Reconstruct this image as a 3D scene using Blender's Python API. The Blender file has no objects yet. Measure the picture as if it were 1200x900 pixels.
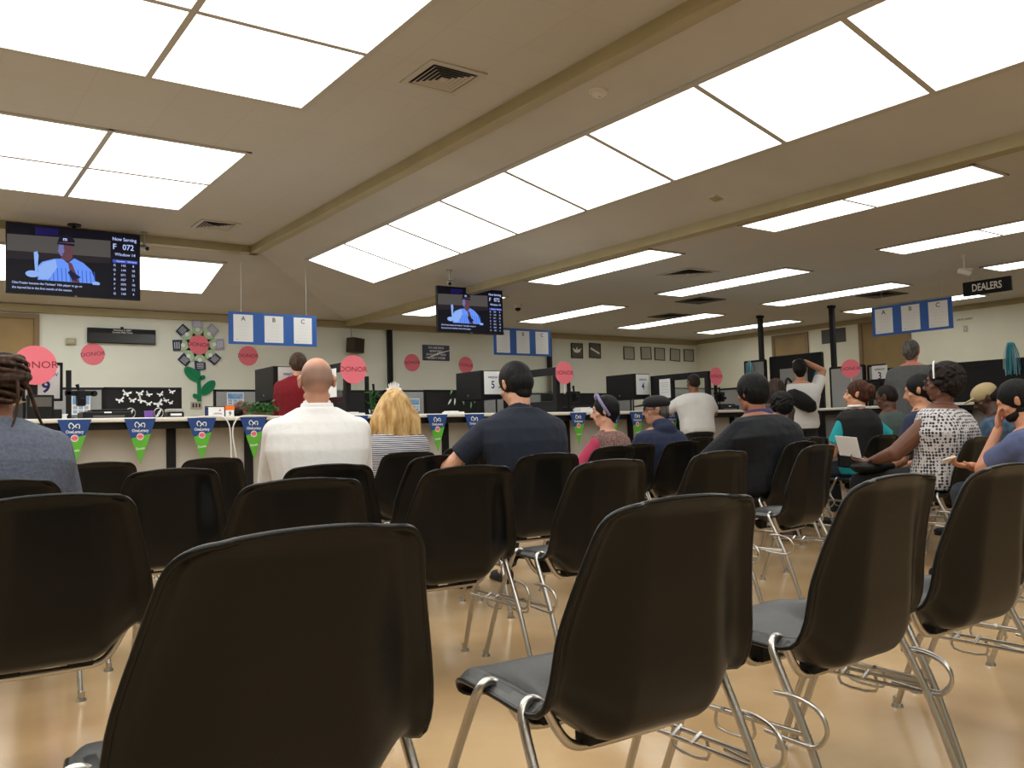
import bpy, bmesh, math, random
from mathutils import Vector, Matrix, Euler
from math import sin, cos, pi, radians as R_
random.seed(7)
C = bpy.context.scene.collection
sc = bpy.context.scene

# ------------------------------------------------------------------ camera
FPX = 1015.673
CR = Vector((0.8136633869, -0.5806821898, -0.0275696795))
CU = Vector((-0.0084801580, -0.0592754597, 0.9982056435))
CF = Vector((0.5812744444, 0.8119695896, 0.0531545480))
EYE = Vector((0, 0, .95))
cam_d = bpy.data.cameras.new('camera'); cam = bpy.data.objects.new('camera', cam_d); C.objects.link(cam)
cam_d.sensor_width = 36; cam_d.lens = FPX / 1200 * 36; cam_d.clip_start = .05; cam_d.clip_end = 100
cam.matrix_world = Matrix(((CR.x, CU.x, -CF.x, EYE.x), (CR.y, CU.y, -CF.y, EYE.y), (CR.z, CU.z, -CF.z, EYE.z), (0, 0, 0, 1)))
sc.camera = cam
sc.view_settings.view_transform = 'Standard'; sc.view_settings.look = 'None'
sc.view_settings.gamma = 1; sc.view_settings.use_curve_mapping = False
sc.view_settings.exposure = 0.0
LIGHT = 3.8
w = bpy.data.worlds.new('world'); sc.world = w; w.use_nodes = True
w.node_tree.nodes['Background'].inputs[0].default_value = (.5, .5, .52, 1)
w.node_tree.nodes['Background'].inputs[1].default_value = .05

def ray(x, y): return (CR * ((x - 600) / FPX) - CU * ((y - 450) / FPX) + CF)
def atY(x, y, Y): d = ray(x, y); return EYE + d * (Y / d.y)
def atX(x, y, X): d = ray(x, y); return EYE + d * (X / d.x)
def atZ(x, y, Z): d = ray(x, y); return EYE + d * ((Z - EYE.z) / d.z)
def atD(x, y, D): return EYE + ray(x, y) * D

# ------------------------------------------------------------------ materials
def srgb(r, g, b):
    f = lambda c: (c / 255 / 12.92) if c / 255 <= .04045 else ((c / 255 + .055) / 1.055) ** 2.4
    return (f(r), f(g), f(b), 1)
MATS = {}
def mat(name, col, rough=.6, metal=0, noise=0, nscale=8, bump=0, bscale=40, emit=0, spec=.5, col2=None, kind=None, stretch=None, trans=0, bdist=.01):
    if name in MATS: return MATS[name]
    m = bpy.data.materials.new(name); m.use_nodes = True; nt = m.node_tree
    b = nt.nodes['Principled BSDF']; N = nt.nodes.new; L = nt.links.new
    col = srgb(*col) if max(col) > 1 else (*col, 1)
    b.inputs['Base Color'].default_value = col
    b.inputs['Roughness'].default_value = rough; b.inputs['Metallic'].default_value = metal
    b.inputs['Specular IOR Level'].default_value = spec
    if trans:
        b.inputs['Transmission Weight'].default_value = trans; b.inputs['IOR'].default_value = 1.45
    if emit:
        b.inputs['Emission Color'].default_value = col; b.inputs['Emission Strength'].default_value = emit
    tc = N('ShaderNodeTexCoord'); mp = N('ShaderNodeMapping'); L(tc.outputs['Object'], mp.inputs[0])
    if stretch: mp.inputs['Scale'].default_value = stretch
    if noise or kind:
        nz = N('ShaderNodeTexNoise'); nz.inputs['Scale'].default_value = nscale; nz.inputs['Detail'].default_value = 5
        L(mp.outputs[0], nz.inputs['Vector'])
        mx = N('ShaderNodeMix'); mx.data_type = 'RGBA'
        c2 = (srgb(*col2) if max(col2) > 1 else (*col2, 1)) if col2 else tuple(c * (1 - noise) for c in col[:3]) + (1,)
        mx.inputs[6].default_value = col; mx.inputs[7].default_value = c2
        if kind == 'stripe':
            wv = N('ShaderNodeTexWave'); wv.bands_direction = 'Z'; wv.inputs['Scale'].default_value = nscale; wv.inputs['Distortion'].default_value = .6
            L(mp.outputs[0], wv.inputs['Vector']); cr = N('ShaderNodeValToRGB'); cr.color_ramp.elements[0].position = .42; cr.color_ramp.elements[1].position = .5
            L(wv.outputs['Fac'], cr.inputs[0]); L(cr.outputs[0], mx.inputs[0])
        elif kind == 'dots':
            vo = N('ShaderNodeTexVoronoi'); vo.inputs['Scale'].default_value = nscale; vo.inputs['Randomness'].default_value = .25
            L(mp.outputs[0], vo.inputs['Vector']); cr = N('ShaderNodeValToRGB'); cr.color_ramp.elements[0].position = .40; cr.color_ramp.elements[1].position = .46
            cr.color_ramp.elements[0].color = (1, 1, 1, 1); cr.color_ramp.elements[1].color = (0, 0, 0, 1)
            L(vo.outputs['Distance'], cr.inputs[0]); L(cr.outputs[0], mx.inputs[0])
        elif kind == 'brick':
            br = N('ShaderNodeTexBrick'); br.offset = 0; br.inputs['Scale'].default_value = 1
            br.inputs['Brick Width'].default_value = nscale; br.inputs['Row Height'].default_value = nscale; br.inputs['Mortar Size'].default_value = .004
            br.inputs['Color1'].default_value = (0, 0, 0, 1); br.inputs['Color2'].default_value = (.25, .25, .25, 1); br.inputs['Mortar'].default_value = (1, 1, 1, 1)
            L(mp.outputs[0], br.inputs['Vector']); L(br.outputs['Color'], mx.inputs[0])
        else:
            cr = N('ShaderNodeValToRGB'); cr.color_ramp.elements[0].position = .35; cr.color_ramp.elements[1].position = .65
            L(nz.outputs['Fac'], cr.inputs[0]); L(cr.outputs[0], mx.inputs[0])
        L(mx.outputs[2], b.inputs['Base Color'])
    if bump:
        nb = N('ShaderNodeTexNoise'); nb.inputs['Scale'].default_value = bscale; nb.inputs['Detail'].default_value = 4
        L(mp.outputs[0], nb.inputs['Vector'])
        bp = N('ShaderNodeBump'); bp.inputs['Strength'].default_value = bump; bp.inputs['Distance'].default_value = bdist
        L(nb.outputs['Fac'], bp.inputs['Height']); L(bp.outputs[0], b.inputs['Normal'])
    MATS[name] = m
    return m

def scr(name, col, e=1.0):       # screen pixels: give off light
    if name in MATS: return MATS[name]
    m = bpy.data.materials.new(name); m.use_nodes = True; b = m.node_tree.nodes['Principled BSDF']
    c = srgb(*col); b.inputs['Base Color'].default_value = (.01, .01, .01, 1)
    b.inputs['Roughness'].default_value = .5; b.inputs['Specular IOR Level'].default_value = .1
    b.inputs['Emission Color'].default_value = c; b.inputs['Emission Strength'].default_value = e
    MATS[name] = m; return m

M_ceil = mat('ceiling_tile_paint', (.56, .55, .53), .9, noise=.1, kind='brick', nscale=.61, bump=.25, bscale=90, bdist=.004)
M_slope = mat('ceiling_slope_paint', (.58, .57, .55), .85, noise=.08, nscale=1.2)
M_trim = mat('olive_trim_paint', (.40, .34, .19), .5, noise=.1, nscale=3)
M_wall = mat('cream_wall_paint', (.80, .83, .76), .8, noise=.05, nscale=1.5)
M_wallr = mat('warm_cream_wall_paint', (.84, .82, .68), .8, noise=.05, nscale=1.5)
M_floor = mat('polished_beige_floor', (.56, .39, .215), .17, noise=.25, nscale=1.7, col2=(.45, .29, .145), bump=.05, bscale=5)
M_door = mat('brown_door_paint', (.33, .22, .09), .5, noise=.15, nscale=3)
M_doorf = mat('door_frame_paint', (.24, .16, .08), .5)
M_diff = mat('light_diffuser', (.98, 1, .96), .5, emit=LIGHT)
M_white = mat('white_paint', (.75, .74, .70), .5)
M_grid = mat('light_grid_metal', (.50, .48, .44), .5)
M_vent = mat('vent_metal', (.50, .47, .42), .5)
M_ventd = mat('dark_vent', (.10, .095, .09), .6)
M_blk = mat('black_laminate', (.008, .008, .009), .5, spec=.25)
M_blkfab = mat('black_panel_fabric', (.010, .010, .011), .9, bump=.1, bscale=300)
M_grey = mat('grey_panel_fabric', (.34, .34, .34), .9, noise=.1, nscale=60)
M_lgrey = mat('counter_front_panel', (.50, .48, .44), .6)
M_ctop = mat('white_countertop', (.78, .76, .70), .35)
M_paper = mat('white_paper', (.85, .85, .86), .7)
M_blue = mat('blue_board', (.012, .10, .42), .5)
M_pink = mat('pink_card', (.88, .20, .27), .7)
M_pinkt = mat('dark_red_ink', (.20, .02, .035), .7)
M_ink = mat('black_ink', (.03, .03, .035), .7)
M_navyink = mat('navy_ink', (.02, .03, .18), .7)
M_grink = mat('grey_ink', (.45, .45, .48), .7)
M_chrome = mat('brushed_steel', (.52, .50, .47), .28, metal=1, bump=.05, bscale=200)
M_shell = mat('black_plastic_shell', (.0040, .0040, .0041), .31, bump=.25, bscale=240, spec=.27, bdist=.0015)
M_seat_sheen = mat('worn_seat_sheen_plastic', (.022, .024, .026), .42, noise=.5, nscale=9, bump=.5, bscale=180, spec=.6, bdist=.002)  # lighter grey seat tops: ceiling-light reflection put into the colour, plus wear
M_rub = mat('black_rubber', (.01, .01, .01), .8)
M_green = mat('green_card', (.0, .22, .09), .7)
M_leafp = mat('plant_leaf', (.03, .16, .02), .5, noise=.5, nscale=30)
M_soil = mat('planter_wicker', (.10, .06, .03), .8)
M_pblue = mat('pennant_blue', (.012, .055, .24), .5)
M_pgreen = mat('pennant_green', (.10, .42, .03), .5)
M_pwhite = mat('pennant_white', (.85, .88, .85), .6)
M_cable = mat('suspension_cable', (.5, .5, .5), .4, metal=.5)
M_camera = mat('grey_camera_plastic', (.35, .34, .32), .4)
M_glass = mat('clear_pane', (.9, .95, .93), .05, trans=1)

# ------------------------------------------------------------------ mesh builder
_txt = {}
def text_mesh(s, bold=0):
    k = (s, bold)
    if k in _txt: return _txt[k]
    cu = bpy.data.curves.new('t', 'FONT'); cu.body = s; cu.align_x = 'CENTER'; cu.align_y = 'CENTER'; cu.size = 1; cu.offset = bold
    cu.resolution_u = 3; cu.fill_mode = 'FRONT'
    o = bpy.data.objects.new('t', cu); C.objects.link(o)
    dg = bpy.context.evaluated_depsgraph_get(); me = bpy.data.meshes.new_from_object(o.evaluated_get(dg))
    r = ([v.co.copy() for v in me.vertices], [tuple(p.vertices) for p in me.polygons])
    bpy.data.objects.remove(o); bpy.data.meshes.remove(me); bpy.data.curves.remove(cu)
    _txt[k] = r; return r

class MB:
    def __init__(s): s.v = []; s.f = []; s.m = []; s.sm = []; s.mats = []; s.X = None
    def add(s, V, F, m, smooth=False, X=None):
        if m not in s.mats: s.mats.append(m)
        k = s.mats.index(m); o = len(s.v)
        X = X or s.X
        s.v += [(X @ Vector(v)) if X else Vector(v) for v in V]
        for f in F: s.f.append(tuple(i + o for i in f)); s.m.append(k); s.sm.append(smooth)
        return s
    def box(s, x0, x1, y0, y1, z0, z1, m, b=0, X=None):
        x0, x1 = min(x0, x1), max(x0, x1); y0, y1 = min(y0, y1), max(y0, y1); z0, z1 = min(z0, z1), max(z0, z1)
        if b <= 0:
            V = [(x, y, z) for x in (x0, x1) for y in (y0, y1) for z in (z0, z1)]
            F = [(0, 1, 3, 2), (4, 6, 7, 5), (0, 4, 5, 1), (2, 3, 7, 6), (0, 2, 6, 4), (1, 5, 7, 3)]
            return s.add(V, F, m, False, X)
        b = min(b, (x1 - x0) * .45, (y1 - y0) * .45, (z1 - z0) * .45)
        bm = bmesh.new(); bmesh.ops.create_cube(bm, size=1)
        for v in bm.verts: v.co = Vector(((x0 + x1) / 2 + v.co.x * (x1 - x0), (y0 + y1) / 2 + v.co.y * (y1 - y0), (z0 + z1) / 2 + v.co.z * (z1 - z0)))
        bmesh.ops.bevel(bm, geom=bm.edges[:], offset=b, segments=2, affect='EDGES', profile=.5)
        bm.verts.index_update(); s.add([v.co.copy() for v in bm.verts], [[v.index for v in f.verts] for f in bm.faces], m, False, X); bm.free(); return s
    def cyl(s, p0, p1, r0, r1, m, n=16, X=None, caps=True):
        p0 = Vector(p0); p1 = Vector(p1); d = (p1 - p0).normalized(); a = d.orthogonal().normalized(); c = d.cross(a)
        V = []
        for p, r in ((p0, r0), (p1, r1)):
            V += [p + (a * cos(2 * pi * i / n) + c * sin(2 * pi * i / n)) * r for i in range(n)]
        s.add(V, [(i, (i + 1) % n, n + (i + 1) % n, n + i) for i in range(n)], m, True, X)
        if caps: s.add(V, [tuple(range(n - 1, -1, -1)), tuple(range(n, 2 * n))], m, False, X)
        return s
    def tube(s, path, r, m, n=8, sub=4, X=None, closed=False):
        P = [Vector(p) for p in path]; rr = r if isinstance(r, (list, tuple)) else [r] * len(P)
        Q = []; RR = []
        N = len(P); rng = range(N if closed else N - 1)
        for i in rng:
            g = (lambda j: P[j % N]) if closed else (lambda j: P[max(0, min(N - 1, j))])
            a, b_, c, d = g(i - 1), g(i), g(i + 1), g(i + 2)
            for k in range(sub):
                t = k / sub
                Q.append(.5 * ((2 * b_) + (c - a) * t + (2 * a - 5 * b_ + 4 * c - d) * t * t + (3 * b_ - a - 3 * c + d) * t ** 3))
                RR.append(rr[i] * (1 - t) + rr[(i + 1) % N] * t)
        if not closed: Q.append(P[-1]); RR.append(rr[-1])
        V = []; up = None; K = len(Q)
        for i, q in enumerate(Q):
            t = (Q[(i + 1) % K] - Q[i - 1]) if (closed or 0 < i < K - 1) else (Q[1] - Q[0] if i == 0 else Q[-1] - Q[-2])
            if t.length < 1e-9: t = Vector((0, 0, 1))
            t.normalize()
            if up is None: up = t.orthogonal().normalized()
            up = (up - t * up.dot(t)); up = up.normalized() if up.length > 1e-6 else t.orthogonal().normalized()
            sd = t.cross(up)
            V += [q + (up * cos(2 * pi * j / n) + sd * sin(2 * pi * j / n)) * RR[i] for j in range(n)]
        F = []
        for i in range(K if closed else K - 1):
            for j in range(n):
                a = i * n + j; b_ = i * n + (j + 1) % n; c = ((i + 1) % K) * n + (j + 1) % n; d = ((i + 1) % K) * n + j
                F.append((a, b_, c, d))
        s.add(V, F, m, True, X)
        if not closed: s.add(V, [tuple(range(n - 1, -1, -1)), tuple(range((K - 1) * n, K * n))], m, False, X)
        return s
    def ell(s, c, r, m, n=16, k=10, rot=None, X=None):
        V = []; F = []; c = Vector(c); r = (r, r, r) if not hasattr(r, '__len__') else r
        Rm = rot if rot is not None else Matrix.Identity(3)
        V.append(c + Rm @ Vector((0, 0, r[2])))
        for i in range(1, k):
            a = pi * i / k
            for j in range(n):
                b = 2 * pi * j / n; V.append(c + Rm @ Vector((r[0] * sin(a) * cos(b), r[1] * sin(a) * sin(b), r[2] * cos(a))))
        V.append(c + Rm @ Vector((0, 0, -r[2]))); e = len(V) - 1
        for j in range(n): F.append((0, 1 + j, 1 + (j + 1) % n)); F.append((e, 1 + (k - 2) * n + (j + 1) % n, 1 + (k - 2) * n + j))
        for i in range(k - 2):
            for j in range(n): F.append((1 + i * n + j, 1 + (i + 1) * n + j, 1 + (i + 1) * n + (j + 1) % n, 1 + i * n + (j + 1) % n))
        return s.add(V, F, m, True, X)
    def loft(s, rings, m, X=None, cap=True):
        n = len(rings[0]); V = [p for r in rings for p in r]; F = []
        for i in range(len(rings) - 1):
            for j in range(n): F.append((i * n + j, i * n + (j + 1) % n, (i + 1) * n + (j + 1) % n, (i + 1) * n + j))
        s.add(V, F, m, True, X)
        if cap: s.add(V, [tuple(range(n - 1, -1, -1)), tuple(range((len(rings) - 1) * n, len(rings) * n))], m, True, X)
        return s
    def cap(s, p0, p1, r0, r1, m=None, n=12):     # tapered capsule
        m = m or M_ink; p0 = Vector(p0); p1 = Vector(p1)
        s.ell(p0, r0, m, n, 8); s.ell(p1, r1, m, n, 8)
        if (p1 - p0).length > 1e-5: s.cyl(p0, p1, r0, r1, m, n)
        return s
    # flat things: local x right, z up, facing -y; d = thickness
    def slab(s, pts, m, y=0, d=.002, X=None):
        n = len(pts); V = [(p[0], y, p[1]) for p in pts] + [(p[0], y + d, p[1]) for p in pts]
        ar = sum(pts[i][0] * pts[(i + 1) % n][1] - pts[(i + 1) % n][0] * pts[i][1] for i in range(n))
        f = list(range(n)) if ar > 0 else list(range(n - 1, -1, -1))
        F = [tuple(f), tuple(i + n for i in reversed(f))] + [((f[i] + n), (f[(i + 1) % n] + n), f[(i + 1) % n], f[i]) for i in range(n)]
        return s.add(V, F, m, False, X)
    def disc(s, cx, cz, rx, rz, m, y=0, d=.002, n=32, X=None):
        return s.slab([(cx + rx * cos(2 * pi * i / n), cz + rz * sin(2 * pi * i / n)) for i in range(n)], m, y, d, X)
    def text(s, t, cx, cz, h, m, y=-.001, rot=0, sx=1, bold=0, X=None, align='C'):
        V, F = text_mesh(t, bold)
        x0 = min(v.x for v in V); x1 = max(v.x for v in V)
        off = {'C': 0, 'L': -x0, 'R': -x1}[align]
        k = h / .72; ca, sa = cos(rot), sin(rot)
        P = []
        for v in V:
            a, b = (v.x + off) * k * sx, v.y * k
            P.append((cx + a * ca - b * sa, y, cz + a * sa + b * ca))
        return s.add(P, F, m, False, X)
    def build(s, name, parent=None, **props):
        me = bpy.data.meshes.new(name); me.from_pydata([tuple(v) for v in s.v], [], s.f)
        for m in s.mats: me.materials.append(m)
        me.polygons.foreach_set('material_index', s.m); me.polygons.foreach_set('use_smooth', s.sm); me.update()
        o = bpy.data.objects.new(name, me); C.objects.link(o)
        if parent: o.parent = parent
        for k, v in props.items(): o[k] = v
        return o

def root(name, label, cat, loc=(0, 0, 0), rz=0, group=None):
    o = bpy.data.objects.new(name, None); C.objects.link(o); o.location = loc; o.rotation_euler = (0, 0, rz)
    o.empty_display_size = .05; o['label'] = label; o['category'] = cat
    if group: o['group'] = group
    return o
def tag(o, label, cat, group=None):
    o['label'] = label; o['category'] = cat
    if group: o['group'] = group
    return o
def copy_tree(o, parent=None):
    c = o.copy(); C.objects.link(c)
    if parent: c.parent = parent
    for ch in o.children: copy_tree(ch, c)
    return c
def struct(mb, name): o = mb.build(name); o['kind'] = 'structure'; return o

# ------------------------------------------------------------------ the room
HH, HL, YB, XR = 3.70, 3.045, 14.8, 16.25
BX, BY, X2 = 4.2, 12.2, 6.87
XL, YF, XLW, YFW = -3.6, -4.0, -6.3, -6.6      # left and front ends of the raised ceiling, left and front walls
SX = (HH - HL) / (X2 - BX)
mb = MB(); mb.box(XLW, XR, YFW, YB, -.1, 0, M_floor); struct(mb, 'floor')
mb = MB()
def quad(mb, P, m, up=.08):
    V = [Vector(p) for p in P] + [Vector(p) + Vector((0, 0, up)) for p in P]
    mb.add(V, [(3, 2, 1, 0), (4, 5, 6, 7), (0, 1, 5, 4), (1, 2, 6, 5), (2, 3, 7, 6), (3, 0, 4, 7)], m)
quad(mb, [(XL, YF, HH), (BX, YF, HH), (BX, BY, HH), (XL, BY, HH)], M_ceil)
struct(mb, 'ceiling')
mb = MB()
quad(mb, [(BX, BY, HH), (BX, YF, HH), (X2, YFW, HL), (X2, YB, HL)], M_slope)
quad(mb, [(XL, BY, HH), (BX, BY, HH), (X2, YB, HL), (XLW, YB, HL)], M_slope)
quad(mb, [(XL, YF, HH), (XL, BY, HH), (XLW, YB, HL), (XLW, YFW, HL)], M_slope)
quad(mb, [(BX, YF, HH), (XL, YF, HH), (XLW, YFW, HL), (X2, YFW, HL)], M_slope)
struct(mb, 'ceiling_slope')
mb = MB(); quad(mb, [(X2, YFW, HL), (XR, YFW, HL), (XR, YB, HL), (X2, YB, HL)], M_ceil); struct(mb, 'ceiling_low')
mb = MB(); mb.box(XLW, XR, YB, YB + .1, 0, HL + .1, M_wall); struct(mb, 'wall_back')
mb = MB(); mb.box(XR, XR + .1, YFW, YB + .1, 0, HL + .1, M_wallr); struct(mb, 'wall_right')
mb = MB(); mb.box(XLW - .1, XLW, YFW, YB + .1, 0, HL + .1, M_wall); struct(mb, 'wall_left')
mb = MB(); mb.box(XLW - .1, XR + .1, YFW - .1, YFW, 0, HL + .1, M_wall); struct(mb, 'wall_front')
n = 0
for a in [(BX - .03, BX + .10, YF, BY + .1, HH - .11, HH + .02), (XL, BX + .10, BY - .03, BY + .10, HH - .11, HH + .02),
          (XL - .1, XL + .03, YF, BY + .1, HH - .11, HH + .02), (XL, BX + .1, YF - .1, YF + .03, HH - .11, HH + .02),
          (X2 - .06, X2 + .08, YFW, YB, HL - .09, HL + .04), (XLW, XR, YB - .05, YB, HL - .12, HL), (XR - .04, XR, YFW, YB - .05, HL - .10, HL)]:
    n += 1; mb = MB(); mb.box(*a, M_trim, .008); struct(mb, 'trim_%d' % n)
def door(n, along, c0, c1, top, c):
    mb = MB(); f = .07
    if along == 'x':
        X = Matrix.Translation((0, c, 0))
    else:
        X = Matrix.Translation((c, 0, 0)) @ Matrix.Rotation(-pi / 2, 4, 'Z')   # local x -> -Y
        c0, c1 = -c0, -c1
        c0, c1 = min(c0, c1), max(c0, c1)
    mb.box(c0 + f, c1 - f, -.02, 0, 0, top - f, M_door, .004, X)
    mb.box(c0, c0 + f, -.04, 0, 0, top - f, M_doorf, 0, X); mb.box(c1 - f, c1, -.04, 0, 0, top - f, M_doorf, 0, X); mb.box(c0, c1, -.04, 0, top - f, top, M_doorf, 0, X)
    mb.cyl(X @ Vector((c1 - f - .08, -.06, 1.0)), X @ Vector((c1 - f - .08, -.0, 1.0)), .025, .025, M_chrome)
    mb.box(c1 - f - .2, c1 - f - .06, -.07, -.05, .99, 1.01, M_chrome, .003, X)
    struct(mb, 'door_%d' % n)
door(1, 'x', .6, 1.80, 2.90, YB); door(2, 'y', 11.54, 12.49, 2.92, XR); door(3, 'y', 9.2, 10.32, 2.98, XR)
n = 0
for a in [(XLW, .6, YB - .015, YB, 0, .1), (1.8, XR, YB - .015, YB, 0, .1)]:
    n += 1
    mb = MB(); mb.box(*a, M_blk, .003); struct(mb, ['baseboard_back', 'baseboard_back_right'][n - 1])
mb = MB(); mb.box(XR - .015, XR, YFW, 9.2, 0, .1, M_blk, .003); struct(mb, 'baseboard_right')

# ------------------------------------------------------------------ ceiling lights
def panel_fixture(label, X, nx, ny, px, py, group, g=.048):
    """grid of diffusers facing down in the plane z=0 of X, starting at x=0,y=0"""
    r = root('ceiling_light', label, 'ceiling light', group=group)
    mb = MB()
    for i in range(nx + 1): mb.box(i * px - g / 2, i * px + g / 2, -g / 2, ny * py + g / 2, -.017, .0, M_grid, 0, X)
    for j in range(ny + 1): mb.box(-g / 2, nx * px + g / 2, j * py - g / 2, j * py + g / 2, -.016, .0, M_grid, 0, X)
    mb.build('light_frame', r)
    for i in range(nx):
        for j in range(ny):
            mb = MB(); mb.box(i * px + g / 2, (i + 1) * px - g / 2, j * py + g / 2, (j + 1) * py - g / 2, -.012, -.002, M_diff, 0, X); mb.build('diffuser', r)
    return r
T = Matrix.Translation
GR = 'square panel lights in the raised ceiling'
panel_fixture('large lit square panel light nearest the camera at top left, beside the square air vent', T((-.92 - 1.22, 4.32, HH)), 4, 2, 1.23, 1.235, GR)
panel_fixture('lit square panel light behind the nearest one, ahead of the wall television', T((-.92 - 1.22, 8.15, HH)), 4, 2, 1.23, 1.235, GR)
panel_fixture('lit square panel light overhead just behind the camera', T((-.92 - 1.22, .5, HH)), 4, 2, 1.23, 1.235, GR)
panel_fixture('lit square panel light at the rear of the raised ceiling behind the camera', T((-.92 - 1.22, -3.3, HH)), 4, 2, 1.23, 1.235, GR)
ay = math.atan((HH - HL) / (YB - BY))
panel_fixture('single row panel light on the rear slope of ceiling, partly behind the left television',
              T((-3.3, 12.81, HH - (12.81 - BY) * math.tan(ay))) @ Matrix.Rotation(-ay, 4, 'X'), 6, 1, 1.216, 1.19, 'panel lights on the ceiling slopes')
ax = math.atan(SX)
panel_fixture('long diagonal row of lit panels on the right ceiling slope',
              T((4.90, -3.15, HH - (4.90 - BX) * SX)) @ Matrix.Rotation(ax, 4, 'Y'), 1, 12, 1.12, 1.255, 'panel lights on the ceiling slopes')
xs = [7.25, 9.80, 12.35, 14.75]; ys = [(-.3, 2.12), (3.5, 5.93), (7.27, 9.72), (11.0, 13.45)]
XN = ['column nearest the slope', 'second column from slope', 'third column from slope', 'column along right wall']
YN = ['row nearest camera', 'second row back', 'third row back', 'row farthest back']
for i, x in enumerate(xs):
    for j, (y0, y1) in enumerate(ys):
        panel_fixture('twin troffer in low ceiling, %s, %s' % (XN[i], YN[j]), T((x, y0, HL)), 1, 2, .58, (y1 - y0) / 2, 'rectangular lights in the low ceiling', .03)

# ------------------------------------------------------------------ vents, detector, cameras
def vent(label, X, s=.5, dark=False):
    r = root('air_vent', label, 'air vent', group='ceiling air vents')
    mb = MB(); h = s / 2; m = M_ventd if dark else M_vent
    for a in ((-h, h, -h, -h + .05), (-h, h, h - .05, h), (-h, -h + .05, -h + .05, h - .05), (h - .05, h, -h + .05, h - .05)): mb.box(*a, -.012, 0, m, 0, X)
    mb.build('vent_frame', r)
    mb = MB(); mb.box(-h + .04, h - .04, -h + .04, h - .04, -.002, .0, M_blk, 0, X); mb.build('vent_backing', r)
    mb = MB()
    k = h - .07
    while k > .03:
        t = .012; q = .021
        for sx, sy in ((1, 0), (-1, 0), (0, 1), (0, -1)):
            if sx: V = [(sx * k, -k, -.017), (sx * k, k, -.017), (sx * (k - q), k - q, -.008), (sx * (k - q), -k + q, -.008)]
            else: V = [(-k, sy * k, -.017), (k, sy * k, -.017), (k - q, sy * (k - q), -.008), (-k + q, sy * (k - q), -.008)]
            mb.add(V, [(0, 1, 2, 3)], m, False, X)
        k -= .036
    mb.box(-.03, .03, -.03, .03, -.02, -.01, m, .002, X)
    o = mb.build('louvre', r)
    return r
vent('square louvred white air vent in raised ceiling beside the large panel light', T((3.46, 5.64, HH)))
vent('square louvred air vent in raised ceiling near its far corner', T((3.38, 11.2, HH)))
vent('brownish air vent in low ceiling between two rows of troffers, nearest the slope', T((8.9, 8.2, HL)), .6, False)
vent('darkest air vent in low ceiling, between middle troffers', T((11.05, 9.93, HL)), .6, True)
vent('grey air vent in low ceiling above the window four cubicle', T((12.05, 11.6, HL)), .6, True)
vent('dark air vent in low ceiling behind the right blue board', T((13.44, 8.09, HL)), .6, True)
XSl = T((4.53, 5.04, HH - (4.53 - BX) * SX)) @ Matrix.Rotation(ax, 4, 'Y')
r = root('smoke_detector', 'round white smoke detector on the sloped ceiling', 'smoke detector')
mb = MB(); mb.cyl((0, 0, 0), (0, 0, -.02), .075, .072, M_white, 28, XSl); mb.cyl((0, 0, -.02), (0, 0, -.045), .06, .045, M_white, 28, XSl); mb.build('detector_body', r)
mb = MB(); mb.cyl((.02, 0, -.044), (.02, 0, -.048), .012, .012, M_grid, 12, XSl); mb.build('sensor_grille', r)
XSl = T((6.47, 5.57, HH - (6.47 - BX) * SX)) @ Matrix.Rotation(ax, 4, 'Y')
r = root('ceiling_plate', 'small square brown plate on the sloped ceiling by lower trim', 'ceiling plate')
mb = MB(); mb.box(-.06, .06, -.05, .05, -.014, 0, M_vent, .004, XSl); mb.build('plate', r)
mb = MB(); mb.box(-.045, .045, -.035, .035, -.02, -.014, M_trim, .003, XSl); mb.build('plate_cover', r)

def dome(label, p, zc):
    r = root('security_camera', label, 'security camera', p, group='ceiling security cameras'); z = zc - p[2]
    mb = MB(); mb.cyl((0, 0, z), (0, 0, z - .035), .07, .065, M_white, 24)
    if z > .12: mb.cyl((0, 0, z - .03), (0, 0, .04), .016, .016, M_white, 10)
    mb.cyl((0, 0, .04), (0, 0, 0), .06, .062, M_white, 24); mb.build('camera_mount', r)
    mb = MB(); mb.ell((0, 0, -.005), (.05, .05, .05), M_blk, 16, 8); mb.build('camera_dome', r)
def bullet(label, p, zc, yaw, wh=False):
    r = root('security_camera', label, 'security camera', p, yaw, group='ceiling security cameras'); z = zc - p[2]
    m = M_white if wh else M_camera
    mb = MB(); mb.cyl((0, 0, z), (0, 0, z - .02), .04, .04, m, 16); mb.tube([(0, 0, z - .02), (0, 0, .03), (0, .02, .0)], .012, m); mb.build('camera_bracket', r)
    mb = MB(); mb.cyl((0, .07, .01), (0, -.07, -.03), .034, .034, m, 16); mb.box(-.035, .035, -.1, .07, .02, .03, m, .004); mb.build('camera_housing', r)
    mb = MB(); mb.cyl((0, -.07, -.03), (0, -.078, -.032), .026, .024, M_blk, 16); mb.build('camera_lens', r)
p = atY(148, 271, BY - .1); dome('white dome camera on trim above the left television', (p.x, p.y - .02, HH - .14), HH - .11)
p = atY(167, 273, BY - .1); bullet('small grey camera beside the dome camera above left television', (p.x, p.y - .08, HH - .2), HH, R_(20))
p = atX(527, 331, X2 - .6); bullet('black bullet camera on the slope trim above the second television', (p.x, p.y, p.z), HH - (p.x - BX) * SX, R_(-30))
p = atZ(607, 361, HL - .06); dome('small dome camera on low ceiling right of the second television', p, HL)
p = atZ(1130, 318, HL - .22); bullet('white camera hanging beside the dealers sign', (p.x, p.y, HL - .22), HL, R_(60), True)

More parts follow.
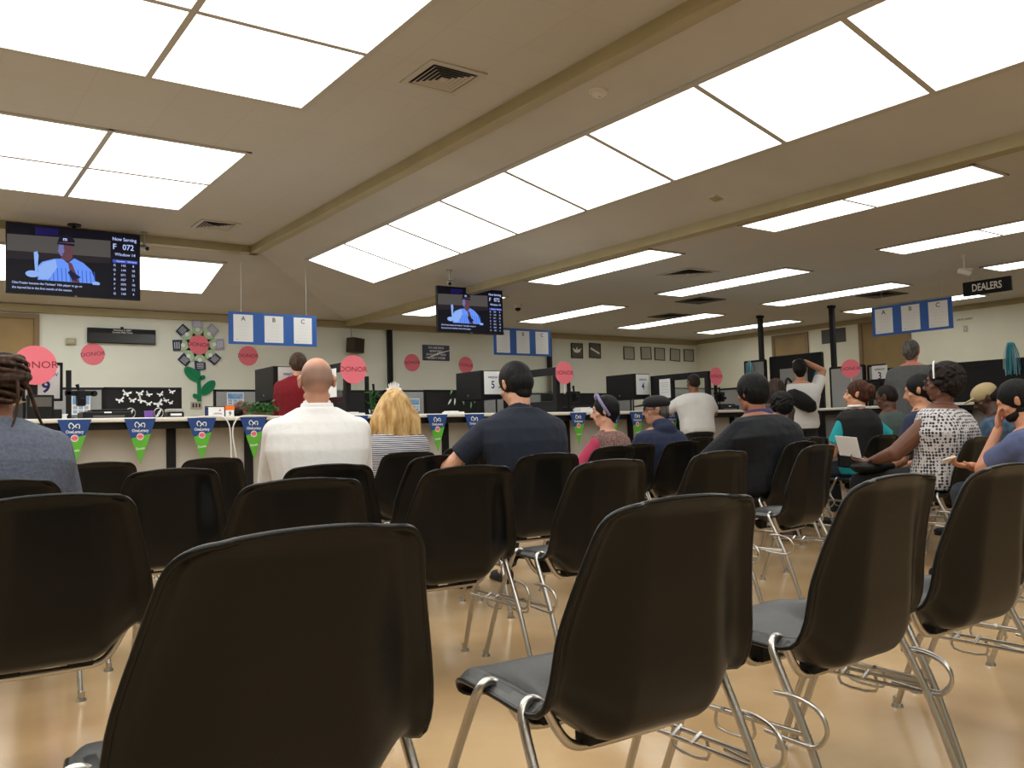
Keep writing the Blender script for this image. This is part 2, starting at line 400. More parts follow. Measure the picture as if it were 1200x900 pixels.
# ------------------------------------------------------------------ televisions
S_bg = scr('screen_dark', (9, 8, 20)); S_grey = scr('screen_grey', (78, 74, 72)); S_bl = scr('screen_blue_glow', (20, 16, 70)); S_jer = scr('screen_jersey', (96, 140, 235), 1.1)
S_str = scr('screen_stripe', (60, 90, 190)); S_hi = scr('screen_highlight', (140, 175, 240)); S_face = scr('screen_face', (110, 110, 165)); S_skin = scr('screen_skin', (96, 60, 70)); S_cap = scr('screen_cap', (16, 14, 34)); S_txt = scr('screen_text', (190, 205, 255)); S_bar = scr('screen_bar', (60, 80, 180)); S_mono = scr('screen_mark', (20, 20, 60))
def tv(label, c, wd, ht, zc, ytop):
    """c centre of screen; faces -Y"""
    r = root('television', label, 'television', c, group='ceiling hung televisions')
    w, h = wd / 2, ht / 2
    mb = MB(); mb.box(-w, w, .004, .05, -h, h, M_blk, .006); mb.box(-w * .5, w * .5, .05, .085, -h * .6, h * .5, M_blk, .01); mb.build('television_housing', r)
    mb = MB(); b = .012
    for a in ((-w, w, -h, -h + b * 1.4), (-w, w, h - b, h), (-w, -w + b, -h, h), (w - b, w, -h, h)): mb.box(a[0], a[1], -.004, .006, a[2], a[3], M_blk, .002)
    mb.build('bezel', r)
    mb = MB(); W = wd - 2 * b; Hh = ht - 2.4 * b
    U = lambda u, v: (-W / 2 + u * W, -Hh / 2 + (1 - v) * Hh)      # u right, v down 0..1
    P = lambda pts: [U(*q) for q in pts]
    y = [.0035]
    def lay(pts, m): y[0] -= .0004; mb.slab(P(pts), m, y[0], .0003)
    def dc(u, v, ru, rv, m, a0=0, a1=2 * pi, n=20): y[0] -= .0004; mb.slab(P([(u + ru * cos(a0 + (a1 - a0) * i / n), v + rv * sin(a0 + (a1 - a0) * i / n)) for i in range(n)]), m, y[0], .0003)
    lay([(0, 0), (1, 0), (1, 1), (0, 1)], S_bg)
    lay([(0, .16), (.77, .12), (.77, .42), (0, .40)], S_grey)
    lay([(.2, .02), (.38, .02), (.36, .12), (.2, .14)], S_bl)
    lay([(0, .40), (.77, .38), (.77, .47), (0, .52)], scr('screen_rail', (34, 28, 34)))
    jer = [(.22, .80), (.21, .62), (.25, .53), (.34, .47), (.40, .46), (.44, .52), (.49, .44), (.56, .50), (.62, .60), (.66, .80)]
    lay(jer, S_jer)
    for k in range(14):
        u = .235 + k * .031
        lay([(u, .60 + abs(u - .42) * .1), (u + .006, .60 + abs(u - .42) * .1), (u + .012, .80), (u + .006, .80)], S_str)
    lay([(.22, .62), (.26, .54), (.35, .48), (.36, .60), (.30, .78), (.23, .79)], S_hi)
    lay([(.385, .30), (.48, .30), (.475, .45), (.44, .50), (.39, .46)], S_skin)
    dc(.425, .31, .05, .13, S_skin); dc(.392, .32, .022, .10, S_face); lay([(.372, .33), (.362, .36), (.378, .365)], S_face); lay([(.40, .30), (.42, .295), (.42, .305)], S_cap); lay([(.385, .385), (.415, .38), (.41, .392)], S_cap)
    dc(.43, .22, .065, .12, S_cap, pi, 2 * pi); lay([(.36, .225), (.49, .225), (.49, .26), (.36, .25)], S_cap)
    y[0] -= .0004; mb.text('m', *U(.42, .165), .035 * ht / .65, S_txt, y[0], bold=.02)
    lay([(.19, .40), (.215, .38), (.225, .44), (.215, .70), (.20, .70)], S_hi); dc(.18, .72, .05, .05, S_hi)
    lay([(.44, .50), (.47, .52), (.53, .80), (.47, .80)], S_skin); lay([(.44, .66), (.46, .62), (.52, .70), (.54, .72), (.50, .76), (.52, .80), (.47, .76)], S_mono)
    dc(.655, .80, .03, .03, S_hi)
    lay([(0, .82), (.77, .82), (.77, 1), (0, 1)], S_bg)
    k = ht
    t = lambda s_, u, v, h_, a='C', bo=.01, sx=1: mb.text(s_, *U(u, v), h_ * k, S_txt, -.0135, sx=sx, bold=bo, align=a)
    t('Now Serving', .88, .09, .05, bo=.012, sx=.92); t('F', .80, .21, .085); t('072', .91, .21, .085, sx=.9); t('Window 14', .885, .325, .045, sx=.95)
    lay([(.785, .405), (.985, .405), (.985, .455), (.785, .455)], S_bar)
    t('Number', .85, .43, .026); t('Window', .94, .43, .026)
    for i, (a, b_, c_) in enumerate((('G', '145', '8'), ('G', '144', '18'), ('F', '071', '22'), ('B', '067', '3'), ('F', '070', '18'), ('F', '069', '12'), ('G', '143', '4'))):
        v = .495 + i * .073; t(a, .80, v, .034); t(b_, .87, v, .034); t(c_, .95, v, .034)
    t("Clint Frazier became the Yankees' 10th player to go on", .035, .86, .032, 'L', .012, .89); t('the injured list in the first month of the season.', .035, .93, .032, 'L', .012, .89)
    mb.build('screen_picture', r)
    mb = MB(); mb.cyl((0, .10, 0), (0, .10, zc - c[2]), .022, .022, M_blk, 14); mb.cyl((0, .10, zc - c[2]), (0, .10, zc - c[2] - .02), .08, .08, M_blk, 20)
    mb.box(-.12, .12, .08, .11, -.1, .1, M_blk, .004); mb.build('ceiling_bracket', r)
    mb = MB(); mb.box(-.015, .015, -.0045, -.002, -h + .003, -h + .010, M_grid); mb.build('maker_mark', r)
tv('large television hanging at left showing a baseball player', (1.40 * 1.322, 11.9, .95 + 1.70 * 1.322), 1.52, .866, HH, 9)
c1 = (atY(514, 334, 10.6) + atY(588, 393, 10.6)) / 2
tv('smaller looking television further away near centre, showing a baseball player', (c1.x, 10.6, c1.z), 1.14, .665, HL, 10.6)

# ------------------------------------------------------------------ blue ABC boards, signs
def wires(r, xs, z0, ztops, yy=0):
    for x, zt in zip(xs, ztops):
        mb = MB(); mb.cyl((x, yy, z0), (x, yy, zt), .003, .003, M_cable, 6); mb.build('suspension_wire', r)
def board(label, c, wd, ht, rz, ztops):
    r = root('lettered_board', label, 'hanging board', c, rz, 'hanging blue A B C boards')
    mb = MB(); mb.box(-wd / 2, wd / 2, 0, .012, -ht / 2, ht / 2, M_blue, .002); mb.build('board_panel', r)
    for i, s_ in enumerate('ABC'):
        cx = (i - 1) * wd * .335 + (-.008 if i == 0 else 0)
        mb = MB(); mb.slab([(cx - .14, -ht * .42), (cx + .14, -ht * .42), (cx + .14, ht * .42), (cx - .14, ht * .42)], M_paper, -.003, .002)
        mb.text(s_, cx, ht * .29, .065, M_ink, -.0045, bold=.01)
        for rr in range(6):
            for cc in range(5):
                a = cx - .055 + cc * .03; b_ = ht * .14 - rr * .044
                mb.slab([(a, b_), (a + .008, b_), (a + .008, b_ + .006), (a, b_ + .006)], M_grink, -.0042, .001)
        mb.slab([(cx - .11, -ht * .36), (cx - .07, -ht * .36), (cx - .07, -ht * .345), (cx - .11, -ht * .345)], M_grink, -.0042, .001)
        mb.build('letter_sheet', r)
    wires(r, (-wd * .36, wd * .38), ht / 2, ztops, .006)
board('blue hanging board with sheets A B C at left beside the paper flower', (4.485, 12.15, 2.50), 1.31, .46, 0, (HH - 2.5, HH - 2.58))
board('blue hanging board with sheets A B C partly hidden by the second television', (8.96, 12.15, 2.48), 1.24, .47, 0, (HL - 2.48, HL - 2.48))
board('blue hanging board with sheets A B C at right below the dealers sign', (12.0, 6.79, 2.42), 1.22, .44, -pi / 2, (HL - 2.42, HL - 2.42))
r = root('hanging_sign', 'black hanging sign reading DEALERS in white letters', 'sign', (12.0, 5.70, 2.71), -pi / 2)
mb = MB(); mb.box(-.32, .32, 0, .03, -.097, .097, M_blk, .003); mb.build('sign_panel', r)
mb = MB(); mb.text('DEALERS', 0, 0, .10, M_paper, -.002, sx=.72, bold=.02); mb.build('sign_lettering', r)
wires(r, (-.2, .2), .097, (HL - 2.71,) * 2, .015)

# ------------------------------------------------------------------ back wall things
def donor(label, c, rad, rz=0, tilt=0, name='donor_sign', stick=0, back=.0):
    r = root(name, label, 'sign', c, rz, 'round pink DONOR signs')
    mb = MB(); mb.disc(0, 0, rad, rad, M_pink, 0, .003); mb.build('sign_disc', r)
    mb = MB(); mb.text('DONOR', 0, 0, rad * .36, M_pinkt, -.001, rot=tilt, sx=1.12); mb.build('sign_lettering', r)
    if stick: mb = MB(); mb.cyl((0, .006, -rad * .9), (0, .006, -rad - stick), .004, .004, M_paper, 8); mb.build('stick', r)
    return r
Yw = YB - .008
for (x, y, t_, lab) in ((109, 415, .12, 'tilted round pink DONOR sign on wall below the welcome banner'), (291, 417, 0, 'round pink DONOR sign on wall below the left blue board'),
                        (483, 425, .05, 'round pink DONOR sign on wall left of the dark blue notice'), (546, 428, -.1, 'round pink DONOR sign on wall right of the dark blue notice')):
    p = atY(x, y, Yw); donor(lab, (p.x, Yw, p.z), .17, 0, t_)
# flower
p = atY(233, 404, Yw - .02); r = root('paper_flower', 'paper flower of leaflets around pink DONOR disc on wall', 'wall decoration', (p.x, Yw - .02, p.z))
mb = MB(); mb.disc(0, 0, .165, .165, M_pink, -.004, .003); mb.text('DONOR', 0, 0, .065, M_pinkt, -.006, sx=1.1, rot=-.05); mb.build('flower_centre', r)
M_leaf2 = mat('leaflet_pale_green', (.45, .62, .42), .6); M_dkblue = mat('leaflet_navy', (.02, .03, .10), .6); M_lav = mat('leaflet_lavender', (.38, .40, .55), .6)
for k in range(8):
    a = k * pi / 4 + .06
    X = Matrix.Rotation(-a, 4, 'Y'); mb = MB()
    dark = k in (2, 3, 4, 5, 1)
    mb.slab([(-.09, .13), (.09, .13), (.09, .42), (-.09, .42)], M_leaf2, .004, .002, X)
    mb.slab([(-.09, .30), (.09, .26), (.09, .42), (-.09, .42)], M_dkblue if dark else M_lav, .003, .001, X)
    mb.disc(0, .255, .035, .035, M_pwhite, .002, .001, 16, X)
    for q in range(4): mb.slab([(-.055, .31 + q * .025), (.055, .31 + q * .025), (.055, .318 + q * .025), (-.055, .318 + q * .025)], M_paper, .002, .001, X)
    mb.build('leaflet_petal', r)
mb = MB(); mb.slab([(-.03, -.95), (.04, -.95), (.02, -.38), (-.03, -.38)], M_green, .008, .003); mb.build('stem', r)
for (cx, cz, a, rx, rz_) in ((-.10, -.50, -.7, .17, .09), (.15, -.72, .8, .16, .085), (.06, -.55, .5, .05, .04), (-.06, -.86, -.6, .05, .04)):
    mb = MB(); mb.slab([(cx + rx * cos(t) * cos(a) - rz_ * sin(t) * abs(sin(t)) ** .2 * sin(a), cz + rx * cos(t) * sin(a) + rz_ * sin(t) * cos(a)) for t in [2 * pi * i / 20 for i in range(20)]], M_green, .005, .003)
    mb.slab([(cx - rx * .8 * cos(a), cz - rx * .8 * sin(a)), (cx + rx * .8 * cos(a), cz + rx * .8 * sin(a)), (cx + rx * .8 * cos(a), cz + rx * .8 * sin(a) + .008), (cx - rx * .8 * cos(a), cz - rx * .8 * sin(a) + .008)], mat('dark_green_vein', (0, .12, .05), .7), .004, .001)
    mb.build('leaf', r)
# welcome banner
p0 = atY(102, 384, Yw); p1 = atY(182, 404, Yw); cx, cz = (p0.x + p1.x) / 2, 2.615
r = root('message_display', 'long black message display with small white welcome text on wall', 'display', (cx, Yw - .03, cz))
mb = MB(); mb.box(-.505, .505, -.01, .037, -.118, .118, M_blk, .004); mb.box(-.02, .02, .0, .03, .118, .15, M_blk, .003); mb.build('display_case', r)
mb = MB(); mb.box(-.495, .495, -.014, -.009, -.108, .045, mat('display_glass', (.02, .02, .024), .2), .002); mb.build('display_glass', r)
mb = MB(); mb.text('Welcome to DMV', 0, .090, .026, M_paper, -.0115, bold=.01); mb.text('Current Wait Times', 0, .055, .026, M_paper, -.0145, bold=.01); mb.build('display_lettering', r)
p = atY(83, 400, Yw); r = root('thermostat', 'small beige wall box left of the black welcome display', 'thermostat', (p.x, Yw, p.z))
mb = MB(); mb.box(-.07, .07, -.035, .008, -.05, .05, mat('beige_plastic', (.42, .38, .25), .5), .01); mb.build('thermostat_body', r)
mb = MB(); mb.box(-.04, .04, -.04, -.034, -.02, .025, M_vent, .003); mb.build('thermostat_cover', r)
p = atY(230, 475, Yw); r = root('wall_outlet', 'triple wall outlet plate below the paper flower', 'outlet', (p.x, Yw, p.z))
mb = MB(); mb.box(-.09, .09, -.008, .008, -.06, .06, M_vent, .004); mb.build('outlet_plate', r)
for k in (-1, 0, 1): mb = MB(); mb.box(k * .05 - .015, k * .05 + .015, -.012, -.007, -.035, .035, M_ink, .003); mb.build('socket', r)
p = atY(411, 405, Yw); r = root('wall_speaker', 'brown box speaker hanging on the back wall', 'speaker', (p.x, Yw, p.z))
Xs = Matrix.Rotation(.06, 4, 'Y') @ Matrix.Rotation(.35, 4, 'Z')
mb = MB(); mb.box(-.14, .14, -.22, -.02, -.14, .13, mat('speaker_wood', (.05, .04, .025), .7), .01, Xs); mb.build('speaker_cabinet', r)
mb = MB(); mb.box(-.12, .12, -.23, -.218, -.12, .11, mat('speaker_cloth', (.035, .03, .02), .95, bump=.3, bscale=300), .004, Xs); mb.build('speaker_grille', r)
mb = MB(); mb.tube([(0, -.05, .13), (0, -.03, .22), (.0, .0, .40)], .004, M_ink, 6); mb.box(-.03, .03, -.04, .008, -.03, .03, M_ink, .003); mb.build('speaker_wire', r)
p0 = atY(495, 404, Yw); p1 = atY(527, 423, Yw)
r = root('wall_notice', 'dark blue notice reading about video monitoring on back wall', 'notice', ((p0.x + p1.x) / 2, Yw, (p0.z + p1.z) / 2)); hw, hh = .31, .155
mb = MB(); mb.slab([(-hw, -hh), (hw, -hh), (hw, hh), (-hw, hh)], mat('notice_navy', (.01, .018, .07), .35), 0, .006); mb.build('notice_panel', r)
mb = MB()
for i, s_ in enumerate(('YOU ARE BEING', 'MONITORED', '24 HOURS BY VIDEO', 'SECURITY SYSTEM')): mb.text(s_, 0, .10 - i * .068, .042, M_paper, -.001, bold=.015, sx=.85)
mb.slab([(-hw * .9, -.10), (-hw * .5, -.10), (hw * .2, -.02), (hw, .05), (hw, .065), (hw * .1, .0), (-hw * .5, -.08)], M_paper, -.0015, .0005)
mb.build('notice_lettering', r)
pl = ['winged emblem', 'diagonal streak emblem']
for i, (x, y) in enumerate([(676, 411), (697, 411), (737, 414), (757, 414), (773, 415), (791, 416), (807, 416.5)]):
    p = atY(x, y, Yw)
    lab = ['black framed picture with a white winged emblem on back wall', 'black framed picture with a white diagonal streak on back wall', 'framed certificate, leftmost of the five plain ones on back wall', 'framed certificate, second of the five plain ones',
           'framed certificate, middle one of the five plain ones', 'framed certificate, fourth and slightly tilted of the plain ones', 'framed certificate nearest the room corner'][i]
    r = root('picture_frame', lab, 'picture', (p.x, Yw, p.z), group='framed pictures on the back wall'); r.rotation_euler = (0, [0, .02, 0, -.03, .02, .06, 0][i], 0)
    mb = MB(); s_ = .17; b_ = .016; h_ = .15 if i > 1 else .17
    for a in ((-s_, s_, -h_, -h_ + b_), (-s_, s_, h_ - b_, h_), (-s_, -s_ + b_, -h_, h_), (s_ - b_, s_, -h_, h_)): mb.box(a[0], a[1], -.014, .008, a[2], a[3], M_blk, .003)
    mb.build('frame_border', r)
    mb = MB(); mb.slab([(-s_, -h_), (s_, -h_), (s_, h_), (-s_, h_)], mat('certificate_paper', (.42, .42, .36), .5) if i > 1 else mat('grey_print', (.10, .10, .09), .5), -.004, .004)
    if i == 0: mb.slab([(-.13, .06), (-.03, .02), (0, .09), (.03, .02), (.13, .06), (.08, -.03), (0, -.05), (-.08, -.03)], M_paper, -.006, .001)
    elif i == 1: mb.slab([(-.13, .03), (.13, -.08), (.14, -.04), (-.12, .07)], M_paper, -.006, .001)
    else:
        for q in range(3): mb.slab([(-.06, .03 - q * .035), (.06, .03 - q * .035), (.06, .034 - q * .035), (-.06, .034 - q * .035)], M_grink, -.006, .001)
    mb.build('picture_print', r)
for k, (x, y, X_, Y_, lab) in enumerate([(457, 420, None, YB - .06, 'black ceiling to floor power pole beside the dark blue notice'), (644, 420, None, YB - .06, 'black power pole left of the winged emblem picture')]):
    p = atY(x, y, Y_); r = root('power_pole', lab, 'pole', (p.x, Y_, 0), group='black power poles')
    mb = MB(); mb.box(-.045, .045, -.04, .04, 0, HL - .12, M_blk, .006); mb.build('pole', r)
    mb = MB(); mb.box(-.06, .06, -.055, .04, 0, .1, M_blk, .006); mb.build('pole_base', r)
for (X_, Y_, lab) in ((13.75, 10.84, 'black power pole rising behind the right cubicle, in front of brown door'), (13.83, 9.31, 'black power pole beside the wall grille at right')):
    r = root('power_pole', lab, 'pole', (X_, Y_, 0), group='black power poles')
    mb = MB(); mb.box(-.04, .04, -.04, .04, 0, HL, M_blk, .006); mb.build('pole', r)
    mb = MB(); mb.box(-.055, .055, -.055, .055, HL - .05, HL, M_blk, .004); mb.build('pole_collar', r)
# right wall grille, small sign, switch
r = root('wall_grille', 'dark louvred return grille on right wall between brown doors', 'grille', (XR, 10.92, 2.76), -pi / 2)
mb = MB(); mb.box(-.29, .29, -.01, 0, -.15, .15, M_ventd, .004); mb.build('grille_frame', r)
mb = MB()
for q in range(9): mb.box(-.27, .27, -.022, -.008, -.13 + q * .031, -.118 + q * .031, M_ventd, .002)
mb.build('grille_slats', r)
r = root('wall_lettering', 'small cream sign with dark lettering on right wall above switch', 'sign', (XR, 8.14, 2.78), -pi / 2)
mb = MB(); mb.box(-.22, .22, -.006, 0, -.045, .045, M_wallr, .002); mb.build('sign_panel', r)
mb = MB(); mb.text('DRIVE SAFELY', 0, 0, .035, M_ink, -.007, bold=.02); mb.build('sign_lettering', r)
r = root('wall_switch', 'small beige switch plate on right wall', 'switch', (XR, 8.14, 2.60), -pi / 2)
mb = MB(); mb.box(-.04, .04, -.01, 0, -.06, .06, M_vent, .003); mb.build('switch_plate', r)
mb = MB(); mb.box(-.01, .01, -.018, -.009, -.02, .02, M_white, .002); mb.build('toggle', r)

# ------------------------------------------------------------------ counters
CZ = 1.151; CY = 8.10; XW = 11.3
r = root('service_counter', 'long white topped service counter with grey front panels and black legs', 'counter', (0, CY, 0))
mb = MB(); mb.box(-3.5, XW + .7, 0, .8, CZ - .038, CZ, M_ctop, .012); mb.build('countertop', r)
mb = MB(); mb.box(-3.5, XW + .65, .05, .75, CZ - .10, CZ - .039, M_blk, .004); mb.build('apron', r)
lx = [-2.8, -1.4, .1, 1.24, 2.09, 2.81, 3.9, 5.03, 5.95, 6.78, 7.85, 8.75, 9.85, 10.86]
for a in lx: mb = MB(); mb.box(a - .04, a + .04, .22, .30, 0, CZ - .10, M_blk, .006); mb.build('leg', r)
e = [-3.5] + lx + [XW]
for a, b_ in zip(e[:-1], e[1:]): mb = MB(); mb.box(a + .03, b_ - .03, .25, .27, .08, CZ - .10, M_lgrey, .003); mb.build('front_panel', r)
r = root('service_counter', 'side service counter on right facing the seats, white top', 'counter', (XW, 0, 0))
mb = MB(); mb.box(0, .75, 1.5, CY - .002, CZ - .038, CZ, M_ctop, .012); mb.build('countertop', r)
mb = MB(); mb.box(.05, .70, 1.5, CY - .05, CZ - .10, CZ - .039, M_blk, .004); mb.build('apron', r)
lx = [1.6, 3.0, 4.4, 5.8, 7.3]
for a in lx: mb = MB(); mb.box(.22, .30, a - .04, a + .04, 0, CZ - .10, M_blk, .006); mb.build('leg', r)
e = lx + [8.0]
for a, b_ in zip(e[:-1], e[1:]): mb = MB(); mb.box(.25, .27, a + .03, b_ - .03, .08, CZ - .10, mat('grey_front_panel', (.24, .24, .24), .7), .003); mb.build('front_panel', r)

# pennants
def pennant(x, label, wd=.262, h=.40):
    o = MB()
    zt = CZ + .002 - .012
    L = lambda t: (-wd / 2 * (1 - t), -h * t); Rr = lambda t: (wd / 2 * (1 - t), -h * t)
    o.slab([L(0), Rr(0), Rr(.33), L(.43)], M_pblue, 0, .0015); o.slab([L(.43), Rr(.33), (0, -h)], M_pgreen, 0, .0015)
    # mark: looping ribbon shape
    P = [(-.035, -.075), (-.045, -.05), (-.03, -.03), (-.012, -.045), (.0, -.06), (.012, -.045), (.03, -.04), (.038, -.055), (.034, -.078)]
    o.tube([(a, -.002, b_) for a, b_ in P], .0045, M_pwhite, 5, 3); o.tube([(-.018, -.002, -.078), (0, -.002, -.06), (.018, -.002, -.07)], .004, M_pwhite, 5, 3)
    o.text('OneLegacy', 0, -.105, .026, M_pwhite, -.001, sx=.85, bold=.02)
    o.disc(0, -.158, .030, .030, M_pwhite, -.001, .0008, 20); o.disc(0, -.158, .024, .024, M_pink, -.002, .0008, 20); o.text('DONOR', 0, -.158, .011, M_pinkt, -.003)
    o.text('Donate', 0, -.262, .022, M_pwhite, -.001, rot=.12, bold=.01, sx=.8)
    ob = o.build('pennant'); ob.location = (x, CY - .006, zt); tag(ob, label, 'pennant', 'triangular pennants hung along the counter')
    return ob
PN = [(1.25, 'blue and green OneLegacy pennant beside the woman in grey sweater'), (1.77, 'second blue and green pennant from the left on counter edge'), (2.30, 'third blue and green pennant from left, below the paper flower'),
      (2.78, 'blue and green pennant just left of the man in white shirt'), (3.84, 'blue and green pennant between white shirt man and blonde woman'), (4.79, 'blue and green pennant right of the blonde woman'),
      (5.27, 'blue and green pennant partly behind the arm of man in navy polo'), (6.77, 'blue and green pennant left of woman with lavender headband'), (7.33, 'blue and green pennant just behind the lavender headband woman'),
      (7.75, 'blue and green pennant behind the face of the man in cap'), (8.38, 'blue and green pennant right of the man in black cap')]
for x, l in PN: pennant(x, l)
# white cable hanging in loops between two pennants
mb = MB(); mb.tube([(2.25, CY - .01, CZ - .005), (2.45, CY - .015, CZ + .004), (2.53, CY - .02, CZ - .05), (2.555, CY - .02, .98), (2.56, CY - .02, .75), (2.57, CY - .02, .60)], .006, M_paper, 6)
mb.tube([(2.62, CY - .02, .60), (2.60, CY - .02, .80), (2.575, CY - .02, .99), (2.60, CY - .02, CZ - .05), (2.68, CY - .015, CZ + .003), (2.95, CY - .01, CZ - .003)], .006, M_paper, 6)
tag(mb.build('white_cord'), 'thin white cord looped over the counter between two pennants', 'cord')

# ------------------------------------------------------------------ window stations
def sheet(name, label, c, w_, h_, rz, lines, cat='sign', group=None, ink=None):
    r = root(name, label, cat, c, rz, group)
    mb = MB(); mb.slab([(-w_ / 2, -h_ / 2), (w_ / 2, -h_ / 2), (w_ / 2, h_ / 2), (-w_ / 2, h_ / 2)], M_paper, 0, .003); mb.build('paper', r)
    mb = MB()
    for (s_, z_, hh_) in lines:
        if s_ is None: mb.slab([(-w_ * .35, z_), (w_ * .35, z_), (w_ * .35, z_ + hh_), (-w_ * .35, z_ + hh_)], M_grink, -.002, .001)
        else: mb.text(s_, 0, z_, hh_, ink or M_navyink, -.002, bold=.02, sx=.85)
    mb.build('print', r)
    return r
def station(X, num, lab, full=True):
    y0, y1 = CY + .12, 9.35; zt = 1.70
    r = root('window_divider', 'black framed divider beside service window %s, %s' % (num, lab), 'divider', (X, y0, 0), group='black dividers along the counter')
    L = y1 - y0; CZ = 1.152
    mb = MB(); mb.box(-.03, .03, 0, .07, CZ, zt, M_blk, .005); mb.build('post', r)
    mb = MB(); mb.box(-.03, .03, .06, L, zt - .09, zt, M_blk, .005); mb.build('header', r)
    mb = MB(); mb.box(-.03, .03, L - .45, L, CZ, zt - .09, M_blk, .005); mb.build('rear_panel', r)
    mb = MB(); mb.box(-.03, .03, .06, L - .4, CZ + .001, CZ + .14, M_blk, .005); mb.build('lower_rail', r)
    mb = MB(); mb.box(-.004, .004, .07, L - .45, CZ + .14, zt - .09, M_glass); mb.build('pane', r)
    c = root('overhead_cabinet', 'black box cabinet raised on legs at window %s, %s' % (num, lab), 'cabinet', (X - .21, 9.35, 0), group='black cabinets at the windows')
    mb = MB(); mb.box(-.17, .17, 0, .60, 1.36, 1.735, M_blk, .006); mb.build('cabinet_box', c)
    for a in (-.14, .14):
        mb = MB(); mb.cyl((a, .1, 0), (a, .1, 1.36), .012, .012, M_blk, 10); mb.build('leg', c)
    mb = MB(); mb.cyl((-.172, .3, 1.42), (-.178, .3, 1.42), .012, .012, M_chrome, 10); mb.build('lock', c)
    sheet('window_sign', 'white WINDOW %s sign on the black cabinet front' % num, (X - .19, 9.345, 1.575), .27, .30, 0, [('WINDOW', .07, .028), (num, -.03, .10)], group='window number signs')
    # camera stand
    s_ = root('camera_stand', 'black photo camera stand on counter at window %s' % num, 'camera stand', (X + .27, CY + .25, CZ), group='photo camera stands')
    mb = MB(); mb.box(-.018, .018, -.018, .018, 0, .41, M_blk, .003); mb.build('column', s_)
    mb = MB(); mb.box(-.05, .05, -.05, .05, 0, .015, M_blk, .004); mb.build('stand_base', s_)
    mb = MB(); mb.box(-.03, .17, -.02, .02, .22, .26, M_blk, .006); mb.build('clamp_arm', s_)
    mb = MB(); mb.box(.07, .13, -.05, .05, .12, .24, M_blk, .012); mb.cyl((.10, -.04, .17), (.10, -.09, .17), .024, .02, M_blk, 14); mb.cyl((.085, 0, .23), (.075, 0, .33), .010, .014, M_blk, 8); mb.build('camera_body', s_)
    # printer
    p_ = root('printer', 'low black printer on the counter at window %s' % num, 'printer', (X + .68, CY + .5, CZ), group='black printers on the counter')
    mb = MB(); mb.box(-.21, .21, -.15, .15, 0, .075, M_blk, .012); mb.box(-.18, .18, -.10, .14, .075, .095, M_blk, .008); mb.build('printer_body', p_)
    mb = MB(); mb.box(-.14, .14, -.156, -.14, .012, .03, M_ventd, .003); mb.build('paper_slot', p_)
    mb = MB(); mb.box(-.03, .02, -.154, -.149, .055, .065, M_paper, .001); mb.build('control_label', p_)
for X, num, lab in ((3.816, '7', 'behind the bald man'), (6.573, '5', 'right of the man in navy polo'), (9.275, '4', 'by the leaning man in white shirt')): station(X, num, lab)
# window 9 at left: divider post and a framed monitor sign
X = .955
r = root('window_divider', 'black divider post and header at window 9 by the grey sweater woman', 'divider', (X, CY + .12, 0), group='black dividers along the counter')
mb = MB(); mb.box(-.035, .035, 0, .07, CZ, 1.76, M_blk, .005); mb.build('post', r)
mb = MB(); mb.box(-.03, .03, .06, 1.23, 1.68, 1.745, M_blk, .005); mb.build('header', r)
mb = MB(); mb.box(-.03, .03, .42, 1.23, CZ + .001, CZ + .16, M_blk, .005); mb.build('lower_rail', r)
p0 = atY(26, 424, 8.45); p1 = atY(73.5, 470, 8.45); cx = (p0.x + p1.x) / 2; cz = (p0.z + p1.z) / 2; hw, hh = (p1.x - p0.x) / 2, (p0.z - p1.z) / 2
r = root('window_sign', 'black framed white WINDOW 9 sign behind pink DONOR disc', 'sign', (cx, 8.45, cz), group='window number signs')
mb = MB(); b_ = .022
for a in ((-hw, hw, -hh, -hh + b_), (-hw, hw, hh - b_, hh), (-hw, -hw + b_, -hh, hh), (hw - b_, hw, -hh, hh)): mb.box(a[0], a[1], -.012, .04, a[2], a[3], M_blk, .004)
mb.cyl((0, .03, -hh), (0, .03, CZ - cz), .02, .02, M_blk, 12); mb.box(-.13, .13, -.05, .1, CZ - cz, CZ - cz + .015, M_blk, .005); mb.build('sign_frame', r)
mb = MB(); mb.slab([(-hw, -hh), (hw, -hh), (hw, hh), (-hw, hh)], M_paper, 0, .02); mb.build('sign_face', r)
mb = MB(); mb.text('WINDOW', 0.01, .06, .034, M_navyink, -.002, sx=1.0, bold=.01); mb.text('9', .025, -.05, .10, M_navyink, -.002, bold=.03); mb.build('sign_lettering', r)
r = root('camera_stand', 'black photo camera stand on counter beside the WINDOW 9 sign', 'camera stand', (1.235, CY + .2, CZ), group='photo camera stands')
mb = MB(); mb.box(-.02, .02, -.02, .02, 0, .42, M_blk, .003); mb.build('column', r)
mb = MB(); mb.box(-.04, .04, -.05, .05, 0, .012, M_blk, .003); mb.build('stand_base', r)
mb = MB(); mb.box(-.03, .20, -.02, .02, .20, .245, M_blk, .008); mb.cyl((.20, -.02, .22), (.20, .02, .22), .026, .026, M_blk, 14); mb.build('clamp_arm', r)
mb = MB(); mb.box(.06, .13, -.06, .04, .11, .25, M_blk, .014); mb.cyl((.095, -.05, .16), (.095, -.11, .15), .026, .022, M_blk, 14); mb.cyl((.085, 0, .24), (.065, 0, .30), .010, .016, M_blk, 8); mb.build('camera_body', r)
r = root('printer', 'wide black printer on counter right of the left camera stand', 'printer', (1.56, CY + .42, CZ), group='black printers on the counter')
mb = MB(); mb.box(-.20, .20, -.15, .15, 0, .065, M_blk, .012); mb.box(-.12, .19, -.1, .14, .065, .085, M_blk, .008); mb.build('printer_body', r)
mb = MB(); mb.box(-.12, .14, -.156, -.14, .012, .03, M_ventd, .003); mb.build('paper_slot', r)
mb = MB(); mb.box(-.03, .03, -.154, -.149, .05, .062, M_paper, .001); mb.build('control_label', r)
